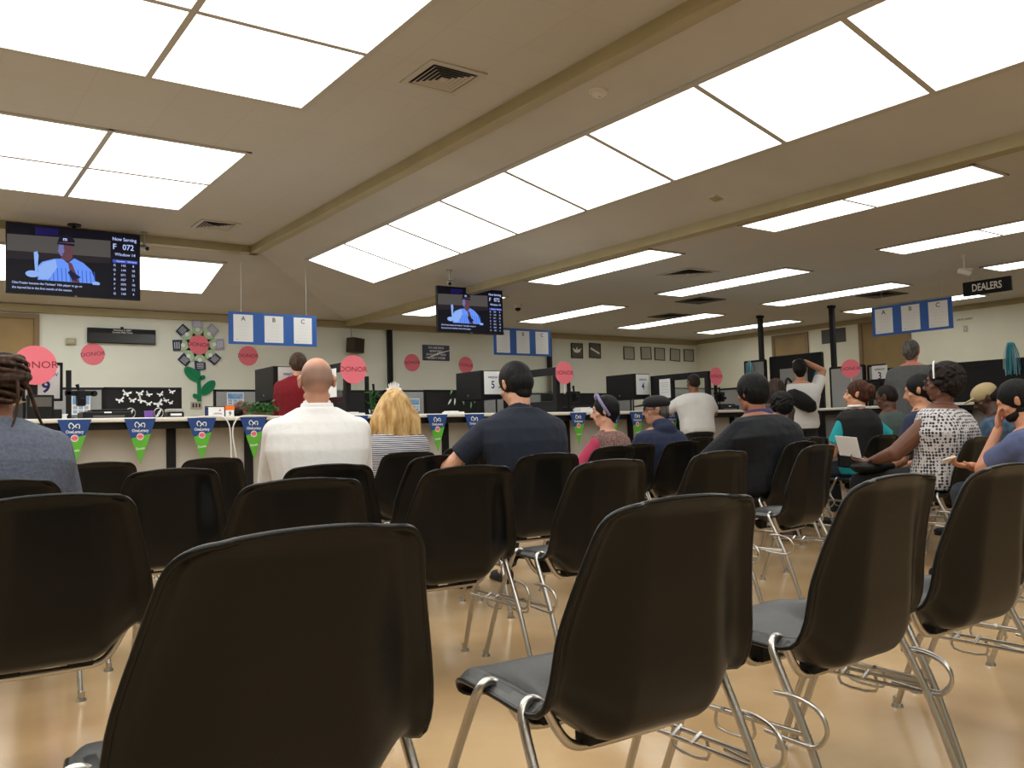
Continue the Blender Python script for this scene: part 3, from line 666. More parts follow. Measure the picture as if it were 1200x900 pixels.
r = root('desk_unit', 'black terminal on the counter just below the WINDOW 9 sign', 'terminal', (1.0, CY + .07, CZ))
mb = MB(); mb.box(-.10, .10, -.05, .04, 0, .20, M_blk, .008); mb.box(.08, .16, -.05, .03, 0, .08, M_blk, .008); mb.build('terminal_body', r)
mb = MB(); mb.box(-.08, .08, -.056, -.049, .10, .18, M_ventd, .003); mb.build('terminal_screen', r)
sheet('notice_paper', 'white notice taped on the black divider left of the leaning man', (9.24, 9.05, 1.50), .22, .28, -pi / 2, [(None, .08, .006), (None, .05, .006), (None, .02, .006), (None, -.02, .006), (None, -.06, .006)], 'notice')
sheet('notice_paper', 'white notice on the divider just right of bald head', (3.78, 8.55, 1.50), .22, .30, -pi / 2, [(None, .08, .006), (None, .04, .006), (None, 0, .006)], 'notice')
for (x, y, lab, rr) in ((41, 428, 'largest round pink DONOR sign on left window post', .165), (414, 433, 'round pink DONOR sign on post right of the bald man', .148), (661, 437, 'round pink DONOR sign on post right of navy polo man', .138), (839, 441, 'round pink DONOR sign on post right of leaning white shirt man', .128)):
    p = atY(x, y, CY + .10); donor(lab, (p.x, CY + .095, p.z), rr, 0, .03 if x == 41 else 0, stick=.12 if x == 661 else 0)
p = atX(997, 432, XW + .02); donor('round pink DONOR sign above the side counter by teal shirted woman', (XW + .02, p.y, p.z), .135, -pi / 2 + .4, stick=.41)

# ------------------------------------------------------------------ back desk partitions, Y = 10.4
def part_panel(x0, x1, ztop, m, label, Y=10.4, name='office_partition'):
    r = root(name, label, 'partition', ((x0 + x1) / 2, Y, 0), group='low office partitions behind the counter'); h = (x1 - x0) / 2
    mb = MB(); mb.box(-h + .02, h - .02, .005, .045, .1, ztop - .02, m, .004); mb.build('fabric_panel', r)
    mb = MB(); mb.box(-h, h, 0, .05, ztop - .025, ztop, M_blk, .004); mb.box(-h, -h + .025, 0, .05, 0, ztop, M_blk, .004); mb.box(h - .025, h, 0, .05, 0, ztop, M_blk, .004); mb.build('panel_frame', r)
for x0, x1, zt, m, l in ((-1.2, .5, 1.5, M_blkfab, 'black partition far left behind the counter'), (1.22, 1.90, 1.545, M_grey, 'grey partition behind the left camera stand'), (1.90, 2.73, 1.55, M_blkfab, 'black partition decorated with white paper butterflies'),
                    (3.10, 3.62, 1.53, M_grey, 'grey partition with sky poster behind orange label'), (3.62, 5.35, 1.53, M_blkfab, 'black partition behind clerk in red sweater'), (5.35, 5.97, 1.535, M_grey, 'grey partition with sky poster behind the blonde woman'),
                    (5.97, 6.92, 1.54, M_blkfab, 'black partition with small paper leaves right of blonde woman'), (6.92, 8.0, 1.5, M_grey, 'grey partition behind navy polo man head'), (8.0, 9.4, 1.50, M_blkfab, 'black partition between the second DONOR post and window 4'), (9.40, 9.9, 1.62, M_grey, 'grey partition left of the window 4 cabinet'),
                    (10.5, 12.0, 1.60, M_grey, 'grey partition seen right of the window 4 DONOR sign')): part_panel(x0, x1, zt, m, l)
# butterflies
bf = [(148, 461, 1.2), (164, 461, 1), (174, 462, .9), (188, 462, .9), (141, 469, 1.1), (155, 469, 1), (165, 469, 1.1), (174, 473, .9), (186, 473, 1.3), (194, 469, .8), (201, 459, .9), (200, 472, .7)]
for i, (x, y, k) in enumerate(bf):
    p = atY(x, y, 10.39); o = MB(); s_ = .035 * k; a = [.3, -.2, .5, -.4, -.3, .1, .8, 0, -.5, .4, .2, -.2][i]; X = Matrix.Rotation(a, 4, 'Y')
    for sg in (-1, 1):
        o.add([(0, 0, s_ * .1), (sg * s_ * 1.1, -.012, s_ * .9), (sg * s_ * 1.2, -.014, s_ * .3), (sg * s_ * .5, -.008, 0)], [(0, 1, 2, 3)], M_paper, False, X)
        o.add([(0, 0, s_ * .05), (sg * s_ * .5, -.008, 0), (sg * s_ * .8, -.012, -s_ * .5), (sg * s_ * .4, -.010, -s_ * .8), (0, 0, -s_ * .2)], [(0, 1, 2, 3, 4)], M_paper, False, X)
    o.cyl((0, -.003, s_ * .4), (0, -.003, -s_ * .5), .003, .002, M_paper, 6, X)
    ob = o.build('paper_butterfly'); ob.location = (p.x, 10.394, p.z)
    tag(ob, 'white paper butterfly stuck on the black partition, %s' % ['leftmost of upper row', 'second of upper row', 'third of upper row', 'fourth of upper row', 'leftmost of lower row', 'second of lower row', 'third of lower row', 'below the upper row centre', 'largest, lower right', 'small, right of the largest', 'rightmost of upper row', 'smallest, far right lower'][i], 'butterfly', 'paper butterflies on the partition')
for i, (x, y) in enumerate([(529, 459), (546, 461), (539, 466), (533, 471), (543, 471), (552, 475), (527, 471), (556, 469)]):
    p = atY(x, y, 10.39); o = MB(); X = Matrix.Rotation([.4, -.5, 1.2, .1, -.3, .1, .6, -.1][i], 4, 'Y'); m = M_pwhite if i in (2, 3, 6) else mat('pale_green_card', (.25, .42, .2), .7)
    o.add([(0, 0, -.05), (.014, -.004, -.01), (.012, -.004, .03), (0, 0, .055), (-.012, -.004, .03), (-.014, -.004, -.01)], [(0, 1, 2, 3, 4, 5)], m, False, X)
    ob = o.build('paper_leaf'); ob.location = (p.x, 10.394, p.z); tag(ob, 'small pale paper leaf on black partition right of blonde woman', 'paper leaf', 'paper leaves on the partition')
M_sky = mat('poster_blue', (.08, .25, .52), .6, noise=.5, nscale=12, col2=(.35, .5, .7))
for (x0, x1, y0, y1, l) in ((84, 106, 462, 486, 'blue and white poster behind the left camera stand'), (266, 286, 460, 475, 'blue sky poster on grey partition above the orange label'), (480, 492, 467, 482, 'blue sky poster on grey partition beside blonde woman')):
    a = atY(x0, y0, 10.38); b_ = atY(x1, y1, 10.38); r = root('poster', l, 'poster', ((a.x + b_.x) / 2, 10.385, (a.z + b_.z) / 2), group='sky posters on grey partitions'); hw, hh = (b_.x - a.x) / 2, (a.z - b_.z) / 2
    mb = MB(); mb.slab([(-hw, -hh), (hw, -hh), (hw, hh), (-hw, hh)], M_paper, 0, .003); mb.build('poster_sheet', r)
    mb = MB(); mb.slab([(-hw * .9, 0), (hw * .9, 0), (hw * .9, hh * .9), (-hw * .9, hh * .9)], M_sky, -.002, .001)
    for q in range(3):
        for s_ in range(2): mb.slab([(-hw * .85 + q * hw * .6, -hh * .45 - s_ * hh * .42), (-hw * .4 + q * hw * .6, -hh * .45 - s_ * hh * .42), (-hw * .4 + q * hw * .6, -hh * .12 - s_ * hh * .42), (-hw * .85 + q * hw * .6, -hh * .12 - s_ * hh * .42)], M_sky if (q + s_) % 2 else M_grink, -.002, .001)
    mb.build('poster_print', r)
# things standing on the counter
def onc(x): return atY(x, 484, CY + .35).x
r = root('trinket', 'small purple box on counter below the butterflies', 'box', (onc(174.5), CY + .35, CZ))
mb = MB(); mb.box(-.035, .035, -.03, .03, 0, .065, mat('purple_box', (.16, .06, .35), .5), .006); mb.build('box_body', r); mb = MB(); mb.box(-.037, .037, -.032, .032, .055, .07, mat('purple_box', (.1, .1, .1)), .004); mb.build('lid', r)
for x, l in ((153, 'wire loop ornament on counter left of the purple box'), (186, 'small white and black ornament right of the purple box')):
    r = root('ornament', l, 'ornament', (onc(x), CY + .35, CZ))
    mb = MB(); mb.tube([(.04 * cos(t), 0, .05 + .045 * sin(t)) for t in [i * pi / 4 for i in range(8)]], .004, M_chrome, 6, 3, closed=True); mb.tube([(.03 * sin(t) * .6, .03 * cos(t), .045 + .035 * sin(t)) for t in [i * pi / 4 for i in range(8)]], .004, M_paper, 6, 3, closed=True); mb.build('loops', r)
    mb = MB(); mb.cyl((0, 0, 0), (0, 0, .012), .03, .025, M_blk, 16); mb.build('ornament_base', r)
r = root('label_printer', 'small black and silver label printer on counter below the paper flower side', 'label printer', (onc(204), CY + .35, CZ))
mb = MB(); mb.box(-.075, .075, -.07, .07, 0, .055, M_blk, .01); mb.box(-.07, .07, -.065, .07, .055, .085, M_camera, .01); mb.build('printer_body', r)
mb = MB(); mb.box(-.05, .05, -.078, -.068, .02, .04, M_paper, .002); mb.build('label_slot', r)
r = root('desk_picture', 'black framed white card standing on counter left of the orange label', 'framed card', (onc(254), CY + .4, CZ))
mb = MB(); hw, hh = .095, .055
for a in ((-hw, hw, 0, .008), (-hw, hw, 2 * hh - .008, 2 * hh), (-hw, -hw + .008, 0, 2 * hh), (hw - .008, hw, 0, 2 * hh)): mb.box(a[0], a[1], -.008, .012, a[2], a[3], M_blk, .002)
mb.build('card_frame', r); mb = MB(); mb.slab([(-hw, .002), (hw, .002), (hw, 2 * hh - .002), (-hw, 2 * hh - .002)], M_paper, -.002, .004); mb.slab([(-.085, .01), (-.065, .01), (-.065, .1), (-.085, .1)], M_navyink, -.003, .001); mb.disc(.045, .07, .01, .01, M_pink, -.004, .001, 12); mb.slab([(-.03, .03), (.07, .03), (.06, .045), (.0, .048)], M_grink, -.003, .001); mb.build('card', r)
r = root('counter_card', 'orange and white card stand with black numeral on counter', 'card stand', (onc(271), CY + .4, CZ))
mb = MB(); mb.box(-.04, .04, -.01, .01, 0, .07, M_paper, .003); mb.build('card_white', r); mb = MB(); mb.box(-.045, .045, -.012, .012, .07, .112, mat('orange_card', (.85, .16, .01), .5), .003); mb.build('card_orange', r)
mb = MB(); mb.text('9', 0, .035, .04, M_ink, -.011, bold=.02); mb.build('card_numeral', r)
def plant(name, label, c, w_, h_, nl, sz, box=True, stems=0):
    r = root(name, label, 'plant', c); rnd = random.Random(int(c[0] * 100))
    if box: mb = MB(); mb.box(-w_ * .9, w_ * .9, -.06, .06, 0, .05, M_soil, .01); mb.build('planter', r)
    else: mb = MB(); mb.cyl((0, 0, 0), (0, 0, .06), .03, .038, M_glass, 16); mb.build('vase', r)
    mb = MB()
    if stems:
        for q in range(stems): a = rnd.uniform(-.02, .02); mb.tube([(a, a, .02), (a * 1.5, a, .12), (a * 2.5 + .01, a, h_ * .95)], .004, M_leafp, 6, 3)
    else:
        for q in range(10): a = rnd.uniform(-w_, w_) * .8; mb.tube([(a * .5, 0, .04), (a * .8, .01, .07), (a, rnd.uniform(-.05, .03), h_ * .8)], .002, M_leafp, 5, 3)
    mb.build('stems', r)
    mb = MB()
    for q in range(nl):
        p = Vector((rnd.uniform(-w_, w_), rnd.uniform(-.07, .07), rnd.uniform(.04 if box else .1, h_))); s_ = sz * rnd.uniform(.7, 1.2)
        X = T(p) @ Euler((rnd.uniform(-.9, .9), rnd.uniform(-.9, .9), rnd.uniform(0, 6.28))).to_matrix().to_4x4()
        V = [(0, 0, 0), (s_ * .35, s_ * .35, .006), (s_ * .38, s_ * .7, 0), (0, s_ * 1.2, -.01), (-s_ * .38, s_ * .7, 0), (-s_ * .35, s_ * .35, .006), (0, s_ * .6, -.008)]
        if not box: V = [(v[0] * .35, v[1] * 1.5, v[2]) for v in V]
        mb.add(V, [(0, 1, 6), (1, 2, 6), (2, 3, 6), (3, 4, 6), (4, 5, 6), (5, 0, 6)], M_leafp, False, X)
    mb.build('foliage', r)
plant('potted_plant', 'bushy green pothos plant in planter left of red sweater clerk', (onc(313) - .02, CY + .5, CZ + .001), .14, .14, 90, .05)
plant('bamboo_plant', 'lucky bamboo stalks in vase between bald man and blonde woman', (onc(430) - .03, CY + .16, CZ), .035, .26, 26, .05, False, 4)
r = root('paper_stack', 'white papers stacked on counter by the WINDOW 9 terminal', 'papers', (1.12, CY + .08, CZ))
mb = MB(); mb.box(-.10, .08, -.03, .12, 0, .03, M_paper, .002); mb.build('stack_lower', r); mb = MB(); mb.box(-.06, .09, -.02, .13, .03, .04, M_paper, .002, Matrix.Rotation(.1, 4, 'Z')); mb.build('stack_upper', r)
for x, l in ((520, 'white paper slips on counter above the pennant right of blonde woman'), (671, 'white tissue box and paper on counter by the second tall post'), (447, 'white envelopes on counter left of the blonde woman'), (404, 'flat white forms on counter beside the bald man shoulder')):
    r = root('paper_stack', l, 'papers', (onc(x), CY + .12, CZ))
    mb = MB(); mb.box(-.10, .10, -.05, .1, 0, .02 if x != 671 else .045, M_paper, .003); mb.build('stack_lower', r); mb = MB(); mb.box(-.08, .03, -.04, .09, .02 if x != 671 else .045, .03 if x != 671 else .055, M_paper, .003, Matrix.Rotation(.2, 4, 'Z')); mb.build('stack_upper', r)
# monitors / equipment behind counter
r = root('clerk_desk', 'long low grey desk behind the service counter', 'desk', (0, 8.95, 0))
mb = MB(); mb.box(4.2, 11.2, 0, .43, .715, .75, M_grey, .006); mb.build('desk_top', r)
for a in (4.25, 6.0, 7.6, 9.6, 11.15): mb = MB(); mb.box(a - .02, a + .02, .05, .38, 0, .715, M_blk, .004); mb.build('leg', r)
def monitor(label, c, rz, w_=.5, h_=.31):
    r = root('computer_monitor', label, 'monitor', c, rz, 'computer monitors behind the counters')
    mb = MB(); mb.box(-w_ / 2, w_ / 2, 0, .04, .10, .10 + h_, M_blk, .008); mb.box(-w_ / 3, w_ / 3, -.02, .0, .15, .05 + h_, M_blk, .01); mb.build('monitor_case', r)
    mb = MB(); mb.cyl((0, .02, 0), (0, .02, .16), .02, .02, M_blk, 12); mb.box(-.11, .11, -.06, .1, 0, .012, M_blk, .004); mb.build('monitor_stand', r)
    mb = MB(); mb.box(-w_ / 2 + .015, w_ / 2 - .015, .039, .042, .115, .085 + h_, M_ventd, .001); mb.build('monitor_screen', r)
monitor('black monitor seen from behind at the second station beside bald man', (4.15, CY + 1.03, .751), 0, .48, .3)
monitor('black monitor back behind the paper stack at third station', (7.35, CY + 1.03, .751), .3, .46, .28)
monitor('black monitor back near the lavender headband woman', (7.95, CY + 1.03, .751), -.2, .46, .28)
monitor('dark monitor on side counter behind the teal shirted woman head', (XW + .45, 7.32, CZ), -pi / 2, .50, .30)

# ------------------------------------------------------------------ right wing cubicles
def yz(x, y, X): p = atX(x, y, X); return p.y, p.z
def wing_panel(label, X, y0, y1, z0, z1, m, frame=True, cat='partition', name='cubicle_wall'):
    r = root(name, label, cat, (X, 0, 0), group='cubicle walls on the right')
    a, b_ = min(y0, y1), max(y0, y1)
    mb = MB(); mb.box(0, .05, a, b_, z0, z1, m, .004); mb.build('fabric_panel', r)
    if frame: mb = MB(); mb.box(-.005, .055, a, b_, z1 - .02, z1 + .015, M_blk, .003); mb.box(-.005, .055, a - .012, a + .02, z0, z1, M_blk, .003); mb.box(-.005, .055, b_ - .02, b_ + .012, z0, z1, M_blk, .003); mb.build('panel_frame', r)
wing_panel('tall grey cubicle wall below the far black pole', 12.5, 9.80, 10.24, 0, 2.06, M_grey)
wing_panel('wide black cubicle wall behind the raised arm man', 12.6, 8.72, 9.76, 0, 2.10, M_blkfab)
wing_panel('lower grey cubicle wall beside the far tall one', 12.9, 10.2, 11.3, 0, 1.62, M_grey)
wing_panel('tall grey cubicle wall right of the raised arm man', 12.06, 7.62, 8.20, 0, 1.79, M_grey)
wing_panel('narrow grey cubicle wall above the pink DONOR sign', 12.15, 7.33, 7.60, 0, 1.78, M_grey)
# gray window pane on the wide black wall
mb = MB(); mb.box(12.585, 12.605, 9.0, 9.55, 1.5, 1.88, M_grey, .003); tag(mb.build('tack_board'), 'light grey board on the wide black cubicle wall', 'board')
r = root('cubicle_frame', 'black framed cubicle opening holding the number 3 sign', 'partition', (XW + .76, 0, 0), group='cubicle walls on the right')
mb = MB(); mb.box(0, .06, 5.3, 7.35, 1.62, 1.72, M_blk, .005); mb.build('header', r)
mb = MB(); mb.box(0, .06, 5.3, 6.9, CZ, 1.62, M_blk, .005); mb.build('black_panel', r)
mb = MB(); mb.box(0, .06, 7.26, 7.35, 0, 1.72, M_blk, .005); mb.build('post', r)
p = atX(1031, 440, XW + .75); sheet('window_sign', 'white WINDOW 3 sign on black panel at right', (XW + .75, p.y, p.z), .25, .30, -pi / 2, [('WINDOW', .09, .03), ('3', -.01, .11)], group='window number signs', ink=M_ink)
wing_panel('long black cubicle wall at right behind the beige cap', XW + .95, 3.2, 5.29, 0, 1.70, M_blkfab, False)
r = root('cubicle_frame', 'black framed cubicle end with pale board at right picture edge', 'partition', (XW + .76, 0, 0), group='cubicle walls on the right')
mb = MB(); mb.box(0, .06, 5.05, 5.17, 0, 1.92, M_blk, .005); mb.build('post', r)
mb = MB(); mb.box(0, .06, 3.2, 5.05, 1.84, 1.92, M_blk, .005); mb.build('header', r)
mb = MB(); mb.box(.01, .05, 3.2, 5.02, 1.2, 1.84, M_grey, .005); mb.build('pale_board', r)
def tinsel(label, p, h_, w_, seed):
    rnd = random.Random(seed); r = root('tinsel_fringe', label, 'decoration', p, group='blue tinsel fringes')
    ms = [mat('tinsel_teal', (.05, .35, .42), .3, metal=.5), mat('tinsel_pale', (.5, .65, .65), .3, metal=.5), mat('tinsel_blue', (.04, .22, .35), .3, metal=.5)]
    mb = MB()
    for q in range(38):
        a = rnd.uniform(-w_, w_); b_ = rnd.uniform(-w_, w_) * .6; hh = h_ * rnd.uniform(.75, 1)
        mb.tube([(b_ * .3, a * .5, .02), (b_, a, -hh * .4), (b_ * 1.2, a * 1.1 + rnd.uniform(-.01, .01), -hh)], .005, rnd.choice(ms), 4, 3)
    mb.build('strands', r); mb = MB(); mb.cyl((0, 0, .0), (0, 0, .03), w_ * .5, w_ * .4, ms[0], 10); mb.build('knot', r)
p = atX(1184, 404, XW + .70); tinsel('large pale blue tinsel fringe at right on black post', p, .42, .085, 1)
p = atX(958, 437, 12.05); tinsel('small blue tinsel fringe on grey cubicle corner beside raised arm', p, .20, .06, 2)
p = atX(878, 425, 12.45); tinsel('small blue tinsel fringe on the far tall cubicle wall', p, .26, .06, 3)

# ------------------------------------------------------------------ chairs
def sstep(a, b, x): t = max(0, min(1, (x - a) / (b - a))); return t * t * (3 - 2 * t)
CP = [(.232, .392), (.243, .410), (.232, .430), (.19, .438), (.10, .430), (.02, .408), (-.06, .386), (-.13, .379), (-.188, .395), (-.222, .438), (-.238, .505), (-.247, .585), (-.257, .66), (-.268, .74), (-.280, .815)]
SP = [(.215, .402), (.222, .420), (.212, .438), (.17, .450), (.09, .458), (.01, .462), (-.06, .460), (-.120, .460), (-.166, .474), (-.188, .515), (-.196, .582), (-.210, .64), (-.228, .70), (-.250, .76), (-.274, .813)]
HW = [.185, .192, .20, .212, .228, .238, .244, .248, .250, .248, .240, .227, .211, .196, .182]
def cr(P, t):
    n = len(P) - 1; i = min(int(t * n), n - 1); f = t * n - i
    g = lambda j: P[max(0, min(n, j))]
    r = []
    for k in range(len(P[0]) if hasattr(P[0], '__len__') else 1):
        a, b, c, d = (g(i - 1), g(i), g(i + 1), g(i + 2)) if not hasattr(P[0], '__len__') else (g(i - 1)[k], g(i)[k], g(i + 1)[k], g(i + 2)[k])
        r.append(.5 * (2 * b + (c - a) * f + (2 * a - 5 * b + 4 * c - d) * f * f + (3 * b - a - 3 * c + d) * f ** 3))
    return r
def shell_mesh():
    NV, NU = 110, 44; V = []; top = []
    for j in range(NV + 1):
        # denser rows towards the two ends
        t = j / NV; t = t - .86 * sin(2 * pi * t) / (2 * pi)
        cy, cz = cr(CP, t); sy, sz = cr(SP, t); hw = cr(HW, t)[0]
        # rounded corners
        d = (1 - t) * .95            # arc length from the top, metres (approx)
        rc = .058
        if d < rc: hw = hw - rc + math.sqrt(max(0, rc * rc - (rc - d) ** 2)) * 1.0
        d2 = t * .95; rc2 = .06
        if d2 < rc2: hw = hw - rc2 + math.sqrt(max(0, rc2 * rc2 - (rc2 - d2) ** 2))
        for i in range(NU + 1):
            u = -1 + 2 * i / NU; u = math.copysign(1 - (1 - abs(u)) ** 1.15, u)
            a = abs(u)
            wv = sstep(.38, .92, a) * (1 if 0 < t < 1 else .9)
            y = cy + (sy - cy) * wv; z = cz + (sz - cz) * wv
            back = sstep(.55, .72, t)
            # flange: the edge strip turns outwards again
            fl = sstep(.84, 1.0, a) * back
            y -= fl * .010; z -= sstep(.86, 1, a) * (1 - back) * .016
            z += .006 * (1 - u * u) * sstep(.93, 1, t)
            y -= .010 * sstep(.965, 1, t) * back
            V.append((u * hw, y, z))
    F = [(j * (NU + 1) + i, j * (NU + 1) + i + 1, (j + 1) * (NU + 1) + i + 1, (j + 1) * (NU + 1) + i) for j in range(NV) for i in range(NU)]
    mb = MB(); mb.add(V, F, M_shell, True); mb.mats.append(M_seat_sheen); o = mb.build('shell')
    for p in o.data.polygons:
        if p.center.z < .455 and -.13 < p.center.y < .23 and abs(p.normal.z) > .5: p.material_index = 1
    G = lambda j, i: V[j * (NU + 1) + i]
    bd = [G(0, i) for i in range(0, NU, 2)] + [G(j, NU) for j in range(0, NV, 2)] + [G(NV, i) for i in range(NU, 0, -2)] + [G(j, 0) for j in range(NV, 0, -2)]
    rim = [bd[0]]
    for q in bd[1:]:
        if (Vector(q) - Vector(rim[-1])).length > .006: rim.append(q)
    mo = o.modifiers.new('s', 'SOLIDIFY'); mo.thickness = .009; mo.offset = 0; mo.use_rim = True
    dg = bpy.context.evaluated_depsgraph_get(); me = bpy.data.meshes.new_from_object(o.evaluated_get(dg)); me.name = 'shell'
    rb = MB(); rb.tube(rim, .0058, M_shell, 8, 1, closed=True); ro = rb.build('rim')
    bm = bmesh.new(); bm.from_mesh(me); bm.from_mesh(ro.data); bm.to_mesh(me); bm.free(); bpy.data.objects.remove(ro)
    for p in me.polygons: p.use_smooth = True
    top_faces = None
    bpy.data.objects.remove(o); return me
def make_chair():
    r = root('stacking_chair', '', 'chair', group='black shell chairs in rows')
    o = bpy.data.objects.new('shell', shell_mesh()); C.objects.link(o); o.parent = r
    RT = .0098
    for fy, ay_, cy_ in ((.255, .045, .045), (-.285, -.100, -.100)):
        half = [(.262, fy, .008), (.257, ay_ + (fy - ay_) * .55, .24), (.2535, ay_ + (fy - ay_) * .12, .405), (.247, ay_ + (fy - ay_) * .02, .448), (.228, ay_, .462), (.200, cy_, .447), (.165, cy_, .390), (.135, cy_, .362), (.09, cy_, .355)]
        path = [(-x, y, z) for x, y, z in half] + [(0, cy_, .354)] + half[::-1]
        mb = MB(); mb.tube(path, RT, M_chrome, 10, 4); f = mb.build('leg_frame', r)
        for sg in (-1, 1):
            mb = MB(); mb.cyl((sg * .262, fy, .012), (sg * .262, fy, .034), .0125, .0125, M_chrome, 12); mb.cyl((sg * .262, fy, 0), (sg * .262, fy, .012), .019, .016, M_chrome, 14); mb.build('foot_glide', f)
    for sg in (-1, 1):
        mb = MB(); z1, z2 = .275, .255
        yf = lambda z, a, f_: a + (f_ - a) * (1 - (z - .008) / .44)
        for z_, xo in ((z1, .262), (z1 - .012, .240)):
            mb.tube([(sg * xo, yf(z_, .055, .255) + .01, z_), (sg * xo, 0, z_), (sg * xo, yf(z_, -.10, -.285) - .01, z_)], .0052, M_chrome, 8, 2)
        mb.tube([(sg * .262, .05, z1), (sg * .262, .05, z1 - .045), (sg * .262, -.05, z1 - .045), (sg * .262, -.05, z1)], .004, M_chrome, 6, 3)
        for yy in (-.03, .03): mb.cyl((sg * .236, yy, z1 - .012), (sg * .268, yy, z1 + .004), .006, .006, M_chrome, 8)
        mb.build('side_stretcher', r)
        mb = MB(); yb = yf(z1, -.10, -.285)
        xx = sg * .272
        mb.tube([(xx, yb + .05, .352), (xx, yb - .01, .352), (xx, yb - .06, .335), (xx, yb - .078, .295), (xx, yb - .05, .258), (xx, yb + .0, .256), (xx, yb + .08, .262)], .0052, M_chrome, 8, 4)
        mb.build('ganging_hook', r)
    for sx_ in (-1, 1):
        for yy, zz in ((.045, .408), (-.10, .386)): mb = MB(); mb.box(sx_ * .085 - .03, sx_ * .085 + .03, yy - .022, yy + .022, .358, zz, M_rub, .005); mb.build('mounting_block', r)
    return r
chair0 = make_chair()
CH = [  # back-top centre x, y, yaw deg, label
 (.47, 1.15, -3, 'nearest and largest empty black chair, seen from behind at bottom left'),
 (1.165, 1.10, 2, 'near empty black chair at bottom centre, grey seat showing at left'),
 (1.88, 1.12, -2, 'near empty black chair right of bottom centre one'),
 (2.44, 1.13, 2, 'near empty black chair at right picture edge, second row seat beyond'),
 (3.17, 1.16, 0, 'black chair mostly hidden, only seat tip showing at right edge'),
 (.32, 2.40, 2, 'black chair at left edge, directly ahead of the grey sweater woman seat'),
 (1.00, 2.48, 3, 'black chair between the two left foreground chairs, behind the nearest'),
 (1.74, 2.72, 3, 'black chair at picture centre, seen almost squarely from behind with chrome legs'),
 (2.31, 2.57, 0, 'black chair just right of centre, its seat showing at left'),
 (3.22, 2.80, 2, 'black chair in second row behind right side of the bottom centre chair'),
 (4.13, 2.90, -8, 'black chair with visible seat left of the blouse woman'),
 (5.85, 2.93, 4, 'black chair occupied by woman in patterned blouse'),
 (5.32, 2.40, 4, 'black chair occupied by the man resting face on hand'),
 (.42, 3.80, 0, 'black chair occupied by the woman with braided hair'),
 (1.00, 3.95, 3, 'black empty chair right of the woman with braided hair'),
 (1.56, 3.62, 0, 'black chair occupied by the bald man in white shirt'),
 (2.43, 4.10, -6, 'empty black chair between blonde woman and navy polo man'),
 (2.93, 3.86, 2, 'black chair occupied by man in navy polo'),
 (1.06, 5.85, 2, 'empty black chair near counter at far left, behind the braided woman'),
 (1.72, 5.80, 3, 'empty black chair near counter left of the bald man'),
 (2.93, 5.60, -3, 'black chair occupied by the blonde woman'),
 (3.85, 6.06, 3, 'empty black chair behind the arm of the navy polo man'),
 (3.99, 4.40, 0, 'empty black chair just behind the woman with lavender headband'),
 (4.66, 5.05, 3, 'black chair occupied by woman with lavender headband'),
 (5.27, 5.22, 3, 'black chair occupied by old man in black cap'),
 (4.93, 3.90, 2, 'black chair occupied by large person in dark jacket'),
 (6.90, 6.25, 0, 'empty black chair near the legs of the leaning man'),
 (6.75, 5.00, 0, 'black chair occupied by person with curly black hair'),
 (5.95, 4.20, -4, 'empty black chair left of woman with teal shirt'),
 (6.76, 4.30, 0, 'black chair occupied by the teal shirted woman in shawl'),
 (6.62, 3.52, 0, 'black chair occupied by man in navy shirt, seen in profile'),
 (7.00, 3.25, 0, 'black chair occupied by the man in beige cap'),
 (7.78, 4.60, 0, 'black chair occupied by man in olive polo'),
]
CHO = []
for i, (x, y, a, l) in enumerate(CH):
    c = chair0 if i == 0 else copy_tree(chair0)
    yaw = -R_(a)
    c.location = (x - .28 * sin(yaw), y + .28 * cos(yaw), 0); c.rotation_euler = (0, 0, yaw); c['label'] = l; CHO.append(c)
# ------------------------------------------------------------------ people
def remesh(mb, name, vox, smooth, parent, mats, region=None, fac=.5):
    me = bpy.data.meshes.new('tmp'); me.from_pydata([tuple(v) for v in mb.v], [], mb.f); me.update()
    o = bpy.data.objects.new('tmp', me); C.objects.link(o)
    m = o.modifiers.new('r', 'REMESH'); m.mode = 'VOXEL'; m.voxel_size = vox
    if smooth: m2 = o.modifiers.new('s', 'SMOOTH'); m2.iterations = smooth; m2.factor = fac
    dg = bpy.context.evaluated_depsgraph_get(); nm = bpy.data.meshes.new_from_object(o.evaluated_get(dg)); nm.name = name
    bpy.data.objects.remove(o); bpy.data.meshes.remove(me)
    nm.materials.clear()
    for q in mats: nm.materials.append(q)
    for p in nm.polygons:
        p.use_smooth = True
        if region: p.material_index = region(p.center)
    ob = bpy.data.objects.new(name, nm); C.objects.link(ob); ob.parent = parent
    return ob
def ik(a, b, l1, l2, pole):
    d = b - a; L = min(d.length, (l1 + l2) * .995); d.normalize()
    x = (l1 * l1 - l2 * l2 + L * L) / (2 * L); h = math.sqrt(max(l1 * l1 - x * x, 0))
    p = pole - d * pole.dot(d); p.normalize()
    return a + d * x + p * h, a + d * L
